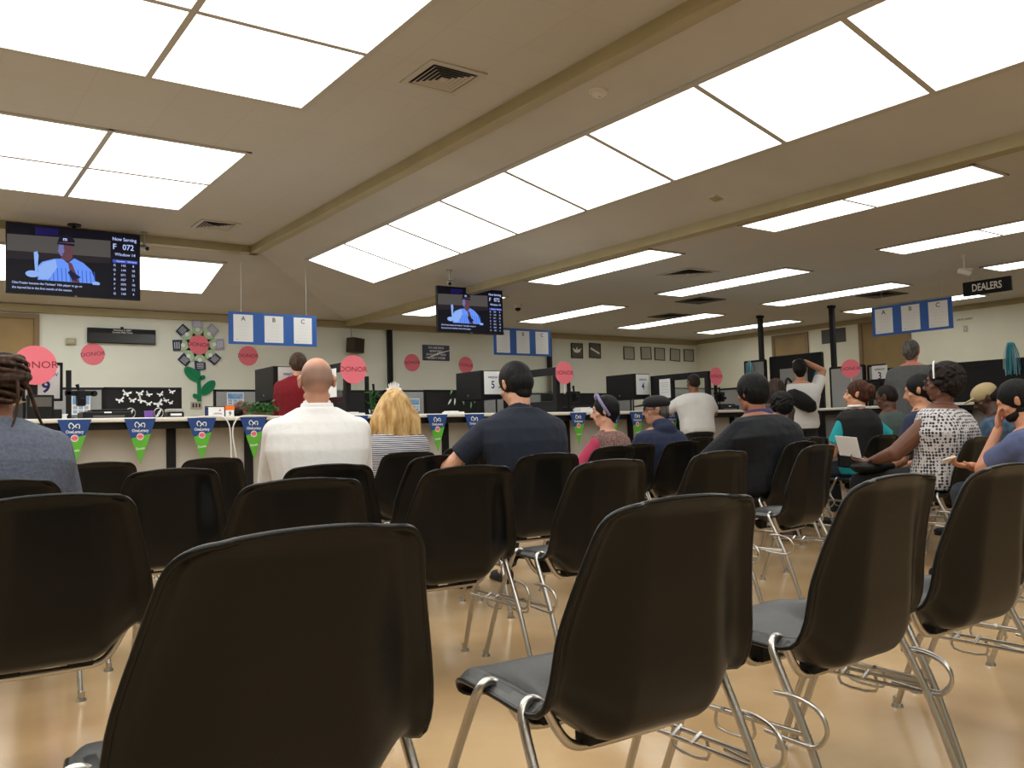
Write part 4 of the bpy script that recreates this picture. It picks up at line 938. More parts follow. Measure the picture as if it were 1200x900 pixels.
def hand(mb, w, d, n, k=1.0, curl=.5, side=1):
    """palm from wrist w along d, palm faces n"""
    d = d.normalized(); n = (n - d * n.dot(d)).normalized(); s = d.cross(n) * side
    Rm = Matrix((s, d, n)).transposed()
    mb.ell(w + d * .045 * k, (.040 * k, .052 * k, .017 * k), M_ink, 12, 8, Rm)
    for i, (o, L, r) in enumerate(((-.031, .066, .0085), (-.011, .078, .009), (.010, .074, .0088), (.030, .058, .008))):
        p = w + d * .082 * k + s * o * k; a = curl
        q = p + (d * cos(a * .5) + n * sin(a * .5)) * L * .45 * k; q2 = q + (d * cos(a * 1.3) + n * sin(a * 1.3)) * L * .32 * k; q3 = q2 + (d * cos(a * 2) + n * sin(a * 2)) * L * .26 * k
        mb.cap(p - d * .02, q, r * k, r * k * .95, n=8); mb.cap(q, q2, r * k * .95, r * k * .88, n=8); mb.cap(q2, q3, r * k * .88, r * k * .75, n=8)
    p = w + d * .02 * k - s * .030 * k; q = p + (d * .7 - s * .75 + n * .25).normalized() * .04 * k; q2 = q + (d * .95 - s * .15 + n * .35).normalized() * .032 * k
    mb.cap(p, q, .013 * k, .0105 * k, n=8); mb.cap(q, q2, .0105 * k, .0085 * k, n=8)

HAIRM = {}
def hairmat(name, col, col2, sc_=60, rough=.6):
    return mat(name, col, rough, spec=.22, noise=.5, nscale=sc_, col2=col2, bump=.5, bscale=sc_ * 1.5, stretch=(1, 1, .22), bdist=.01)
def person(label, px, D, yaw=0, lean=8, hyaw=0, hpitch=0, hroll=0, hfwd=.02, sit=True, skin=(180, 125, 95), bulk=1.0, sw=.185, k=1.0,
           lh=None, rh=None, lpole=None, rpole=None, legs=None, vox=.0075, sleeve='long', shirt=None, pants=None, shoes=None, hair='short', hairm=None,
           hand_l=None, hand_r=None, extra=None, belly=0, hem=-.10, collar=0, hipz=None, seat=None, tot=.138, eyes=True, arms=True):
    hc_w = atD(px[0], px[1], D)
    yw = -R_(yaw)
    hz = hipz or (.535 if sit else None)
    le = R_(lean)
    c7z = hc_w.z - tot * k
    if hz is None: hz = c7z - .50 * k * cos(le)
    L = (c7z - hz) / cos(le)
    hl = Vector((0, L * sin(le) + hfwd, hc_w.z))
    off = Matrix.Rotation(yw, 3, 'Z') @ Vector((hl.x, hl.y, 0))
    rt = root('person', label, 'person', (hc_w.x - off.x, hc_w.y - off.y, 0), yw)
    H = Vector((0, 0, hz)); C7 = Vector((0, L * sin(le), c7z)); up = Vector((0, sin(le), cos(le))); fw = Vector((0, cos(le), -sin(le)))
    rx = Vector((1, 0, 0))
    slouch = lambda t: -.035 * sin(pi * max(0, min(1, t))) * (1 if sit else .4)
    secs = [(-.17, .130, .105), (-.10, .165, .125), (0, .178, .132), (.14, .168, .128), (.30, .158, .122), (.48, .164, .122), (.66, .178, .122), (.80, .186, .112), (.90, .172, .092), (.97, .115, .072), (1.03, .066, .060)]
    def rings(t0, infl, zend=1.1, xb=0):
        R = []
        for t, a, b in secs:
            if t < t0 - .001 or t > zend: continue
            sh = sw / .185 if t > .6 else 1 + (sw / .185 - 1) * max(0, t) / .6
            a = a * k * sh * (bulk if t < .75 else 1 + (bulk - 1) * .4) + infl; b = b * k * bulk + infl
            c = H + up * (L * t) + fw * (slouch(t) * k) + fw * (belly * math.exp(-((t - .2) / .25) ** 2))
            if belly: b += belly * math.exp(-((t - .2) / .25) ** 2)
            R.append([c + rx * (a * math.copysign(abs(cos(q)) ** .85, cos(q))) + fw * (b * math.copysign(abs(sin(q)) ** .95, sin(q))) for q in [2 * pi * i / 24 for i in range(24)]])
        return R
    # joints
    J = {}
    for sd in (-1, 1):
        S = C7 - up * .105 * k + rx * (sd * (sw - .032) * k) + fw * .005
        tgt = (lh if sd < 0 else rh)
        if tgt is None: tgt = (sd * .10, .30, .58) if sit else (sd * .27, .04, hz - .10)
        tgt = Vector(tgt)
        pole = (lpole if sd < 0 else rpole) or ((sd * .8, -.5, -.6) if sit else (sd * .5, -1, -.2))
        E, W = ik(S, tgt, .285 * k, .25 * k, Vector(pole))
        if legs: hipj, kn, an = [Vector(q) for q in legs[0 if sd < 0 else 1]]
        elif sit: hipj, kn, an = Vector((sd * .09, .03, hz - .015)), Vector((sd * .13, .45, .50)), Vector((sd * .14, .40, .09))
        else: hipj, kn, an = Vector((sd * .085 * k, 0, hz - .03)), Vector((sd * .10 * k, .02, hz * .52)), Vector((sd * .11 * k, -.02, .09))
        J[sd] = (S, E, W, hipj, kn, an)
    hm = Euler((-R_(hpitch), R_(hroll), -R_(hyaw - yaw)), 'XYZ').to_matrix()
    hc = hl
    HP = lambda x, y, z: hc + hm @ (Vector((x, y, z)) * k)
    # body
    b = MB()
    b.loft(rings(-.17, -.006), M_ink)
    b.cap(C7 + up * -.03 * k, hc + hm @ Vector((0, -.02, -.075)) * k, .058 * k, .052 * k)
    b.cap(C7 - up * .01, HP(0, -.025, -.03), .056 * k, .053 * k)
    if arms:
        for sd in (-1, 1):
            S, E, W, hj, kn, an = J[sd]
            b.ell(S, .058 * k * (1 + (bulk - 1) * .4), M_ink, 12, 8); b.cap(S, E, .050 * k * bulk, .040 * k * bulk); b.cap(E, W, .041 * k * bulk, .027 * k)
            spec = hand_l if sd < 0 else hand_r
            d = Vector(spec[0]) if spec else (W - E); nrm = Vector(spec[1]) if spec else Vector((-sd * .6, .2, -.8))
            hand(b, W, d, nrm, k, spec[2] if spec and len(spec) > 2 else .6, sd)
    for sd in (-1, 1):
        S, E, W, hj, kn, an = J[sd]
        b.cap(hj, kn, .082 * k * bulk, .056 * k); b.cap(kn, an, .054 * k, .036 * k)
        b.cap(an - Vector((0, .0, .03)), an + Vector((0, .12, -.05)), .035, .025)
    # head
    b.ell(HP(0, -.012, .022), (.074 * k, .094 * k, .090 * k), M_ink, 24, 16, hm)
    b.ell(HP(0, -.040, .005), (.068 * k, .068 * k, .075 * k), M_ink, 20, 12, hm)
    b.ell(HP(0, .030, -.045), (.054 * k, .056 * k, .062 * k), M_ink, 20, 12, hm)
    b.ell(HP(0, .055, -.088), (.026 * k, .024 * k, .020 * k), M_ink, 12, 8, hm)       # chin
    b.cap(HP(-.045, -.0, -.07), HP(-.015, .055, -.095), .02 * k, .018 * k, n=8); b.cap(HP(.045, -.0, -.07), HP(.015, .055, -.095), .02 * k, .018 * k, n=8)
    b.ell(HP(0, .070, .030), (.045 * k, .018 * k, .014 * k), M_ink, 14, 8, hm)        # brow
    b.cap(HP(0, .080, .012), HP(0, .104, -.028), .008 * k, .013 * k, n=10)            # nose
    b.ell(HP(-.010, .092, -.034), .009 * k, M_ink, 8, 6); b.ell(HP(.010, .092, -.034), .009 * k, M_ink, 8, 6)
    b.ell(HP(0, .083, -.057), (.022 * k, .010 * k, .005 * k), M_ink, 12, 6, hm); b.ell(HP(0, .081, -.066), (.019 * k, .010 * k, .006 * k), M_ink, 12, 6, hm)
    for sd in (-1, 1):
        b.ell(HP(sd * .045, .052, -.022), (.020 * k, .020 * k, .018 * k), M_ink, 10, 8, hm)   # cheek
        er = hm @ Euler((0, 0, sd * .45)).to_matrix()
        b.ell(HP(sd * .080, -.012, -.005), (.009 * k, .018 * k, .030 * k), M_ink, 12, 10, er)
        b.ell(HP(sd * .083, -.018, .010), (.010 * k, .016 * k, .017 * k), M_ink, 10, 8, er)
    sk = mat('skin_%d_%d_%d' % skin, skin, .5, noise=.10, nscale=14)
    lip = mat('lips_%d' % skin[0], tuple(int(c * f) for c, f in zip(skin, (.85, .62, .62))), .45)
    stub = mat('stubble_%d' % skin[0], tuple(int(c * f) for c, f in zip(skin, (.72, .74, .76))), .7, noise=.1, nscale=60)
    him = hm.inverted()
    def reg(c):
        q = him @ (c - hc) / k
        if q.y > .074 and -.074 < q.z < -.050 and abs(q.x) < .026: return 1
        return 0
    body = remesh(b, 'body', vox, 3, rt, [sk, lip], reg)
    if hair == 'bald':
        at = body.data.attributes.new('stubble', 'FLOAT', 'POINT'); vals = []
        for v in body.data.vertices:
            q = him @ (v.co - hc) / k
            wv = sstep(-.075, -.035, q.z + q.y * .3) * (1 - sstep(.025, .085, q.z - max(0, -q.y) * .15)) * (1 - sstep(.0, .05, q.y)) if q.length < .14 else 0
            if abs(q.x) > .076: wv = 0
            vals.append(wv)
        at.data.foreach_set('value', vals)
        m = sk.copy(); m.name = 'skin_with_stubble'; nt = m.node_tree; N = nt.nodes.new; bs = nt.nodes['Principled BSDF']
        src = bs.inputs['Base Color'].links[0].from_socket; an_ = N('ShaderNodeAttribute'); an_.attribute_name = 'stubble'; mx = N('ShaderNodeMix'); mx.data_type = 'RGBA'
        nt.links.new(src, mx.inputs[6]); mx.inputs[7].default_value = srgb(122, 96, 84)
        mu = N('ShaderNodeMath'); mu.operation = 'MULTIPLY'; mu.inputs[1].default_value = .8; nt.links.new(an_.outputs['Fac'], mu.inputs[0]); nt.links.new(mu.outputs[0], mx.inputs[0]); nt.links.new(mx.outputs[2], bs.inputs['Base Color'])
        body.data.materials[0] = m
    # eyes
    for sd in (-1, 1) if eyes else ():
        e = MB(); c = HP(sd * .030, .0675, .008)
        e.ell(c, .0125 * k, mat('eye_white', (.38, .34, .31), .4), 12, 8); e.ell(c + hm @ Vector((0, .0075, 0)), .0075 * k, mat('eye_dark', (.02, .012, .01), .2), 10, 6)
        e.ell(HP(sd * .030, .080, .030), (.017 * k, .006 * k, .004 * k), hairm or M_ink, 10, 6, hm); e.build('eye', rt)
    # clothes
    if shirt:
        s_ = MB(); t0 = hem
        rs = rings(t0, .013, .98 if not collar else 1.1)
        s_.loft(rs, M_ink)
        s_.cap(C7 - up * .05 + rx * -.06, C7 - up * .05 + rx * .06, .062 * k, .062 * k)
        if collar: s_.cyl(C7 - up * .03 - fw * .0, C7 + up * (collar) + fw * .02, .076 * k, .066 * k, M_ink, 20)
        if sleeve == 'hood':
            s_.ell(C7 - fw * .085 - up * .02, (.12, .065, .075), M_ink, 18, 12, Matrix.Rotation(-.3, 3, 'X')); s_.ell(C7 - fw * .05 + up * .03, (.10, .07, .05), M_ink, 18, 12)
        for sd in (-1, 1):
            S, E, W, hj, kn, an = J[sd]; r0 = .060 * k * (1 + (bulk - 1) * .45) + .012
            if sleeve == 'none': s_.ell(S - rx * sd * .045, .062 * k * bulk, M_ink, 12, 8); continue
            s_.ell(S, r0, M_ink, 14, 10); s_.cap(C7 - up * .055, S, .062 * k, r0 * .97)
            if sleeve == 'short': s_.cyl(S, S.lerp(E, .68), r0 * 1.0, .050 * k * bulk + .018, M_ink, 16)
            else: s_.cap(S, E, .053 * k * bulk + .015, .044 * k * bulk + .014); s_.cyl(E, E.lerp(W, .93), .045 * k * bulk + .013, .036 * k + .010, M_ink, 16)
        if sleeve in ('long', 'hood'):
            pass
        ob = remesh(s_, 'shirt', vox * .95, 9, rt, shirt if isinstance(shirt, list) else [shirt])
    pm = pants or mat('dark_denim', (.02, .028, .045), .85, noise=.2, nscale=30)
    p_ = MB(); R = rings(-.17, .004, .16)
    p_.loft(R, M_ink)
    for sd in (-1, 1):
        S, E, W, hj, kn, an = J[sd]
        p_.cap(hj, kn, .090 * k * bulk + .004, .070 * k); p_.cyl(kn, an.lerp(kn, .08), .068 * k, .058 * k, M_ink, 16)
    remesh(p_, 'trousers', vox * 1.1, 3, rt, [pm])
    for sd in (-1, 1):
        an = J[sd][5]; f = MB(); kn = J[sd][4]
        dr = Vector((0, 1, 0)) if abs((an - kn).normalized().z) > .75 else Vector((0, .8, .2)).normalized()
        z0 = an.z - .09
        f.ell(an + Vector((0, .0, -.04)), (.042, .055, .045), M_ink, 14, 10); f.ell(an + Vector((0, .10, -.055)), (.046, .105, .032), M_ink, 16, 10); f.box(an.x - .04, an.x + .04, an.y - .06, an.y + .19, an.z - .088, an.z - .068, M_ink, .01)
        remesh(f, 'shoe', .008, 2, rt, [shoes or M_rub])
    # hair
    if seat is not None:
        ch = CHO[seat]; a = ch.rotation_euler.z * .3 + yw * .6
        ch.rotation_euler.z = a; ch.location = (rt.location.x - .015 * -sin(a), rt.location.y + .015 * cos(a), 0)
    if hair not in ('bald', None):
        h = MB(); rnd = random.Random(int(px[0]))
        def base(inf=.010, dz=.012, dy=-.014):
            h.ell(HP(0, dy - .004, .022 + dz), ((.075 + inf) * k, (.090 + inf) * k, (.086 + inf) * k), M_ink, 24, 16, hm)
            h.ell(HP(0, -.048, .0), ((.069 + inf) * k, (.064 + inf) * k, (.070 + inf) * k), M_ink, 20, 12, hm)
        sm = 2; vx = max(.005, vox * .85)
        if hair == 'short':
            base(.012, .010, -.020); h.ell(HP(0, -.056, -.055), (.054 * k, .036 * k, .052 * k), M_ink, 14, 10, hm)
            for i in range(0):
                a = rnd.uniform(0, 2 * pi); e_ = rnd.uniform(.0, 1.2); v = Vector((cos(a) * cos(e_), sin(a) * cos(e_) * 1.1 - .3, sin(e_)))
                c = HP(v.x * .08, v.y * .088 - .02, .03 + v.z * .085); d = hm @ Vector((v.x * .4, v.y * .3 + .35, v.z * .2)) * .008 * k
                h.cap(c, c + d, .012 * k, .009 * k, n=6)
        elif hair == 'buzz':
            base(.004, .008, -.018)
        elif hair == 'bushy':
            base(.022, .012, -.02)
            for i in range(120):
                a = rnd.uniform(0, 2 * pi); e_ = rnd.uniform(-.2, 1.2); v = Vector((cos(a) * cos(e_), sin(a) * cos(e_), sin(e_)))
                c = HP(v.x * .088, v.y * .09 - .03, .03 + v.z * .09); h.cap(c, c + hm @ Vector((v.x * .3, -.1, -.5)) * .05 * k, .009 * k, .004 * k, n=6)
        elif hair == 'curly':
            base(.02, .018, -.03); h.ell(HP(0, -.07, .0), (.095 * k, .075 * k, .10 * k), M_ink, 16, 12, hm)
            for i in range(260):
                a = rnd.uniform(0, 2 * pi); e_ = rnd.uniform(-.9, 1.4); v = Vector((cos(a) * cos(e_), sin(a) * cos(e_), sin(e_)))
                if v.y > .55 and v.z < .5: continue
                c = HP(v.x * .105, v.y * .11 - .035, .02 + v.z * .112); h.ell(c, rnd.uniform(.008, .016) * k, M_ink, 7, 5)
            sm = 1
        elif hair in ('long', 'blonde'):
            base(.016, .012, -.016); W_ = 1.5 if hair == 'blonde' else 1.0; Ln = .26 if hair == 'blonde' else .28
            h.ell(HP(0, -.05, -.06), (.092 * W_ * k, .062 * k, .13 * k), M_ink, 20, 14, hm)
            for i in range(110):
                a = rnd.uniform(-pi * .98, -pi * .02) if i % 4 else rnd.choice((-.0, pi)) + rnd.uniform(-.35, .35)
                cx_, cy_ = cos(a), sin(a); r0 = rnd.uniform(.85, 1.03)
                p = [HP(cx_ * .02, -.02 + cy_ * .02, .122 * 1.0), HP(cx_ * .070 * r0, -.02 + cy_ * .085 * r0, .085), HP(cx_ * .095 * r0 * (1 + (W_ - 1) * .5), -.02 + cy_ * .100 * r0, .0),
                     HP(cx_ * .105 * W_ * r0, -.03 + cy_ * .095 * r0, -.09 + rnd.uniform(-.01, .01)), HP(cx_ * .105 * W_ * r0 + rnd.uniform(-.02, .02), -.04 + cy_ * .08 * r0, -Ln * rnd.uniform(.75, 1.05))]
                h.tube(p, [.008 * k, .011 * k, .012 * k, .012 * k, .004 * k], M_ink, 7, 3)
            sm = 1
        elif hair == 'updo':
            base(.012, .010, -.016); h.ell(HP(0, -.10, .03), (.07 * k, .05 * k, .065 * k), M_ink, 16, 12, hm)
            for i in range(60):
                a = rnd.uniform(0, 2 * pi); c = HP(cos(a) * .05, -.11 + rnd.uniform(-.03, .03), .03 + sin(a) * .05); h.ell(c, rnd.uniform(.01, .018) * k, M_ink, 7, 5)
        elif hair == 'braids':
            base(.012, .010, -.016)
            for i in range(36):       # rows swept back into the bun
                a = -.3 + 3.74 * i / 35; cx_, cz_ = cos(a), sin(a)
                p = [HP(cx_ * .060, .075, .055 + cz_ * .030), HP(cx_ * .088, .0, .02 + cz_ * .095), HP(cx_ * .088, -.075, .03 + cz_ * .085), HP(cx_ * .055, -.115, .05 + cz_ * .05)]
                h.tube(p, [.005, .0085, .009, .009], M_ink, 7, 4)
            for q in range(13):        # coils of the bun
                z_ = .115 - q * .0145; rr = .082 * math.sin(min(pi * .93, .45 + q * .2)) + .015
                h.tube([HP(rr * cos(t), -.105 + rr * .75 * sin(t), z_ + .016 * sin(t + q)) for t in [i * pi / 6 for i in range(12)]], .0095, M_ink, 7, 2, closed=True)
            h.ell(HP(0, -.10, .03), (.065, .05, .07), M_ink, 14, 10, hm)
            h.tube([HP(.075, -.10, .04), HP(.10, -.09, -.03), HP(.13, -.06, -.11), HP(.155, -.05, -.17)], [.006, .009, .008, .005], M_ink, 7, 4)
            h.tube([HP(.03, -.17, .06), HP(.035, -.175, -.04), HP(.03, -.15, -.13), HP(.0, -.15, -.22)], [.005, .008, .006, .004], M_ink, 7, 4)
            sm = 1; vx = .0045
        remesh(h, 'hair', vx, sm, rt, [hairm], fac=.4)
    return rt, J, HP, hm, C7, up, fw

def glasses(rt, HP, hm, m=None):
    g = MB(); m = m or M_blk
    for sd in (-1, 1):
        c = [HP(sd * .032 + .024 * cos(t), .096, .006 + .018 * sin(t)) for t in [i * pi / 5 for i in range(10)]]
        g.tube(c, .0028, m, 5, 2, closed=True); g.tube([HP(sd * .056, .094, .010), HP(sd * .078, .06, .010), HP(sd * .084, -.01, .006)], .003, m, 5, 2)
    g.tube([HP(-.010, .096, .010), HP(0, .099, .013), HP(.010, .096, .010)], .0025, m, 5, 2); g.build('glasses', rt)

# 1 braided woman
K_grey = mat('grey_blue_sweater', (92, 98, 115), .95, noise=.25, nscale=70, bump=.5, bscale=90)
person('person with braided bun in grey blue sweater, at left picture edge', (-5, 457), 3.45, seat=13, yaw=4, lean=10, hyaw=-8, hpitch=10, skin=(150, 95, 70), bulk=1.22, sw=.225, shirt=K_grey, hair='braids', hairm=hairmat('brown_braids', (78, 55, 42), (35, 24, 20), 50), vox=.0065, hfwd=.05, collar=.01)
# 2 bald man
W_shirt = mat('white_dress_shirt', (.80, .79, .80), .8, noise=.04, nscale=6, bump=.5, bscale=5, bdist=.03)
rt, J, HP, hm, C7, up, fw = person('bald person in white dress shirt seen from behind, seated', (371, 447), 4.05, seat=15, hfwd=0.01, yaw=18, lean=0, hyaw=16, hpitch=2, skin=(205, 150, 125), bulk=1.12, sw=.212, shirt=W_shirt, hair='bald', hairm=hairmat('short_brown', (70, 55, 45), (40, 30, 25)), vox=.006, collar=.045, rpole=(1, -.3, -.9), lpole=(-1, -.3, -.9), k=.98, tot=.14)
mb = MB(); mb.loft([[C7 - up * .015 + fw * .004 + Vector((.076 * cos(q) * r, 0, 0)) + fw * (.074 * sin(q) * r) + up * z for q in [2 * pi * i / 20 for i in range(20)]] for r, z in ((1.08, -.01), (1.0, .035), (.95, .05), (.88, .05), (.86, .0))], W_shirt, cap=False); mb.build('collar', rt)
# 3 blonde woman
STR = mat('navy_white_stripes', (.62, .62, .66), .9, kind='stripe', nscale=24, col2=(.025, .03, .06))
rt, J, HP, hm, C7, up, fw = person('person with long blonde hair and striped top, seated', (462, 479), 6.1, seat=20, yaw=14, lean=1, hyaw=20, hpitch=4, skin=(215, 165, 140), bulk=1.05, sw=.19, shirt=STR, hair='blonde', hairm=hairmat('blonde_hair', (222, 188, 132), (160, 118, 66), 30, .45), lh=(-.28, .22, .62), lpole=(-1, -.3, -.4), k=1.05)
mb = MB()
for i in range(7):
    a = -.6 + i * .2; p = HP(.05 * sin(a), -.02, .135); mb.cap(p, p + Vector((sin(a) * .012, 0, .03 + .018 * (1 - abs(i - 3) / 3))), .007, .003, M_paper, 8)
mb.cap(HP(-.045, -.02, .128), HP(.045, -.02, .128), .008, .008, M_paper, 8); mb.build('hair_clip', rt)
# 4 navy polo man
NAVY = mat('navy_polo', (.006, .011, .028), .85, noise=.15, nscale=8, bump=.7, bscale=8, bdist=.02)
rt, J, HP, hm, C7, up, fw = person('person in navy polo with short black hair, bent over papers', (603, 452), 4.9, seat=17, yaw=8, lean=3, hyaw=-2, hpitch=24, skin=(212, 158, 130), bulk=1.08, sw=.232, shirt=NAVY, sleeve='short', hair='short', hairm=hairmat('black_hair', (22, 22, 24), (8, 8, 9)), lh=(-.26, .34, .62), lpole=(-1, -.4, .0), rh=(.15, .33, .60), rpole=(1, -.2, -.8), legs=(((-.09, .03, .52), (-.12, .46, .50), (-.10, .64, .09)), ((.09, .03, .52), (.16, .46, .50), (.2, .64, .09))), vox=.006, hfwd=.06, collar=.03, tot=.14, k=1.04)
# 5 lavender headband woman
KN = mat('knit_vest_speckled', (150, 118, 112), .95, noise=.5, nscale=110, col2=(80, 55, 52), bump=.6, bscale=120)
PINKS = mat('pink_sleeves', (185, 60, 95), .9, noise=.15, nscale=10)
rt, J, HP, hm, C7, up, fw = person('person with lavender flower headband, knit vest and pink sleeves', (708, 482), 6.8, seat=23, yaw=-10, lean=8, hyaw=-44, hpitch=6, skin=(215, 160, 135), bulk=.98, sw=.168, shirt=KN, sleeve='none', hair='short', hairm=hairmat('black_hair', (22, 22, 24), (8, 8, 9)), lh=(-.12, .38, .60), rh=(.02, .42, .60), lpole=(-1, -.2, -.8), rpole=(1, -.2, -.8), hfwd=0.02, tot=.155)
s_ = MB()
for sd in (-1, 1): S, E, W = J[sd][:3]; s_.ell(S, .068, M_ink, 12, 8); s_.cap(S, E, .066, .056); s_.cyl(E, E.lerp(W, .35), .056, .050, M_ink, 14)
remesh(s_, 'sleeves', .008, 3, rt, [PINKS])
mb = MB(); LAV = mat('lavender_cloth', (140, 130, 175), .8, bump=.3, bscale=80)
mb.tube([HP(.096 * cos(t), .012 + .045 * sin(t) * 0 - .05 * cos(t * 2) * 0 - .02 + .045 * sin(t), .035 + .098 * sin(t)) for t in [i * pi / 10 - .45 for i in range(15)]], .013, LAV, 8, 3); 
for i in range(6): mb.ell(HP(-.045 + .018 * cos(i), .045, .118 + .018 * sin(i)), .012, LAV, 8, 6)
mb.ell(HP(-.045, .05, .122), .010, M_paper, 8, 6); mb.build('headband', rt)
mb = MB(); mb.ell(HP(-.084, -.01, -.04), .006, M_chrome, 8, 6); mb.build('earring', rt)
# bag and newspaper on lap
p = atZ(674, 548, .60)
r = root('tote_bag', 'cream printed tote bag on the lap of woman with lavender headband', 'bag', (4.50, 5.36, 0), .3)
TB = mat('cream_printed_cloth', (190, 180, 160), .9, noise=.4, nscale=26, col2=(110, 125, 125), bump=.4, bscale=20)
mb = MB(); mb.box(-.19, .12, .0, .26, .585, .62, TB, .02); mb.ell((-.14, .12, .50), (.15, .13, .14), TB, 18, 12); mb.ell((-.20, .16, .40), (.10, .10, .12), TB, 16, 10); b_ = remesh(mb, 'bag_body', .009, 3, r, [TB])
mb = MB(); mb.tube([(-.24, .05, .60), (-.30, .06, .66), (-.20, .10, .69), (-.10, .06, .64)], .008, TB, 6, 4); mb.build('bag_strap', r)
ob = MB(); ob.box(-.12, .12, -.09, .09, 0, .012, M_paper, .003); ob.box(-.11, .0, -.08, .02, .012, .014, M_grink); ob = ob.build('newspaper'); ob.location = (4.57, 5.50, .635); ob.rotation_euler = (0, .12, .5); tag(ob, 'folded newspaper on lap by the pink sleeve', 'newspaper')
# 6 old man with cap
HOOD = mat('navy_hoodie', (.016, .024, .062), .95, noise=.2, nscale=40, bump=.6, bscale=10, bdist=.02)
rt, J, HP, hm, C7, up, fw = person('old person in black flat cap, glasses and navy hooded sweatshirt', (768, 481), 7.3, seat=24, yaw=2, lean=3, hyaw=-48, hpitch=0, skin=(190, 140, 115), bulk=1.2, sw=.215, shirt=HOOD, sleeve='hood', hair='buzz', hairm=hairmat('grey_hair', (120, 115, 110), (70, 66, 62)), hfwd=.03, tot=.15, pants=mat('charcoal_trousers', (.015, .015, .018), .9))
glasses(rt, HP, hm)
mb = MB(); CAPM = mat('black_cap_cloth', (.012, .012, .014), .9, bump=.3, bscale=60)
mb.ell(HP(0, -.012, .066), (.100, .118, .064), M_ink, 24, 12, hm); mb.ell(HP(0, -.01, .050), (.090, .106, .040), M_ink, 24, 12, hm); mb.ell(HP(0, .115, .045), (.062, .070, .009), M_ink, 18, 8, hm @ Matrix.Rotation(-.12, 3, 'X'))
remesh(mb, 'cap', .006, 2, rt, [CAPM])
# 7 man leaning at window 4
WT = mat('white_tshirt', (.70, .69, .69), .85, noise=.05, nscale=5, bump=.8, bscale=6, bdist=.03)
BLKP = mat('black_trousers', (.010, .010, .011), .9)
person('standing person in white t-shirt leaning on counter at window 4', (812, 449), 11.35, yaw=28, lean=14, hyaw=12, hpitch=8, sit=False, skin=(135, 88, 62), bulk=1.2, sw=.225, belly=.03, shirt=WT, sleeve='short', hair='buzz', hairm=hairmat('dark_brown_hair', (45, 32, 26), (20, 15, 12)), lh=(-.20, .46, 1.17), lpole=(-1, -.3, -.5), rh=(.14, .44, 1.17), rpole=(1, -.3, -.5), pants=BLKP, vox=.008, hem=-.16, hand_l=((.3, 1, 0), (0, 0, -1), .4), hand_r=((-.3, 1, 0), (0, 0, -1), .4))
# 8 dark jacket person
JK = mat('dark_rain_jacket', (.007, .009, .014), .75, spec=.3, noise=.2, nscale=6, bump=.9, bscale=6, bdist=.03)
rt, J, HP, hm, C7, up, fw = person('large person in dark jacket with purple collar, leg stretched out', (880, 461), 6.0, seat=25, yaw=-10, lean=6, hyaw=2, hpitch=6, skin=(165, 110, 85), bulk=1.42, sw=.25, k=1.04, shirt=JK, hair='bushy', hairm=hairmat('black_hair', (22, 22, 24), (8, 8, 9)), lh=(-.22, .40, .64), rh=(.2, .35, .62), lpole=(-1, .0, -.4), rpole=(1, 0, -.6),
    legs=(((-.10, .03, .52), (-.26, .46, .46), (-.62, .86, .10)), ((.10, .03, .52), (.16, .46, .50), (.14, .40, .09))), pants=BLKP, hfwd=.05, tot=.14)
mb = MB(); mb.loft([[C7 - up * .005 + Vector((.10 * cos(q) * r, 0, 0)) + fw * (.085 * sin(q) * r) + up * z for q in [2 * pi * i / 20 for i in range(20)]] for r, z in ((1.25, -.03), (1.15, .01), (.95, .035), (.85, .02))], mat('purple_collar', (.035, .03, .11), .8), cap=False); mb.build('jacket_collar', rt)
# 9 curly hair seated person and long haired person behind
person('seated person with round curly black hair and charcoal top', (914, 476), 7.6, seat=27, yaw=0, lean=4, hyaw=20, hpitch=10, skin=(190, 145, 120), sw=.18, shirt=mat('charcoal_top', (.055, .055, .06), .9, noise=.2, nscale=40), hair='curly', hairm=hairmat('black_hair', (22, 22, 24), (8, 8, 9)), k=.9)
person('person with long brown hair near the counter, behind the curly haired one', (909, 457), 9.4, yaw=20, lean=4, hyaw=40, hpitch=4, skin=(205, 155, 130), sw=.18, shirt=mat('brown_top', (.06, .045, .04), .9), hair='long', hairm=hairmat('brown_long_hair', (72, 54, 46), (30, 22, 20), 40), sit=False, hipz=.82, lh=(-.08, .3, 1.0), rh=(.08, .3, 1.0), bulk=.85, legs=(((-.08, 0, .79), (-.1, .05, .45), (-.1, 0, .09)), ((.08, 0, .79), (.1, .05, .45), (.1, 0, .09))), k=.95)
# 10 standing man, hands on head, crossbody bag
rt, J, HP, hm, C7, up, fw = person('standing person in white t-shirt, hands behind head, black crossbody bag', (937, 433), 10.4, yaw=40, lean=-2, hyaw=48, hpitch=4, sit=False, skin=(190, 135, 105), bulk=1.08, sw=.205, shirt=WT, sleeve='short', hair='short', hairm=hairmat('black_hair', (22, 22, 24), (8, 8, 9)), hem=-.16,
    rh=(.08, .05, 1.68), rpole=(1, .3, -.1), lh=(-.12, .32, 1.15), lpole=(-1, -.3, -.6), hand_r=((-1, .0, .25), (0, 0, -1), .6), pants=BLKP, vox=.008, tot=.155)
r = root('crossbody_bag', 'black crossbody bag on back of the standing white t-shirt person', 'bag', rt.location, rt.rotation_euler.z)
BB = mat('black_nylon', (.004, .004, .005), .6, spec=.3, bump=.3, bscale=30)
mb = MB(); bx = Euler((0, R_(35), 0)).to_matrix(); cb = H_ = Vector((-.05, -.225, 1.20)); mb.ell(cb, (.20, .07, .10), M_ink, 20, 12, bx); mb.box(-.16, .16, -.05, .05, -.08, .08, M_ink, .03, T(cb) @ bx.to_4x4()); remesh(mb, 'bag_body', .009, 2, r, [BB])
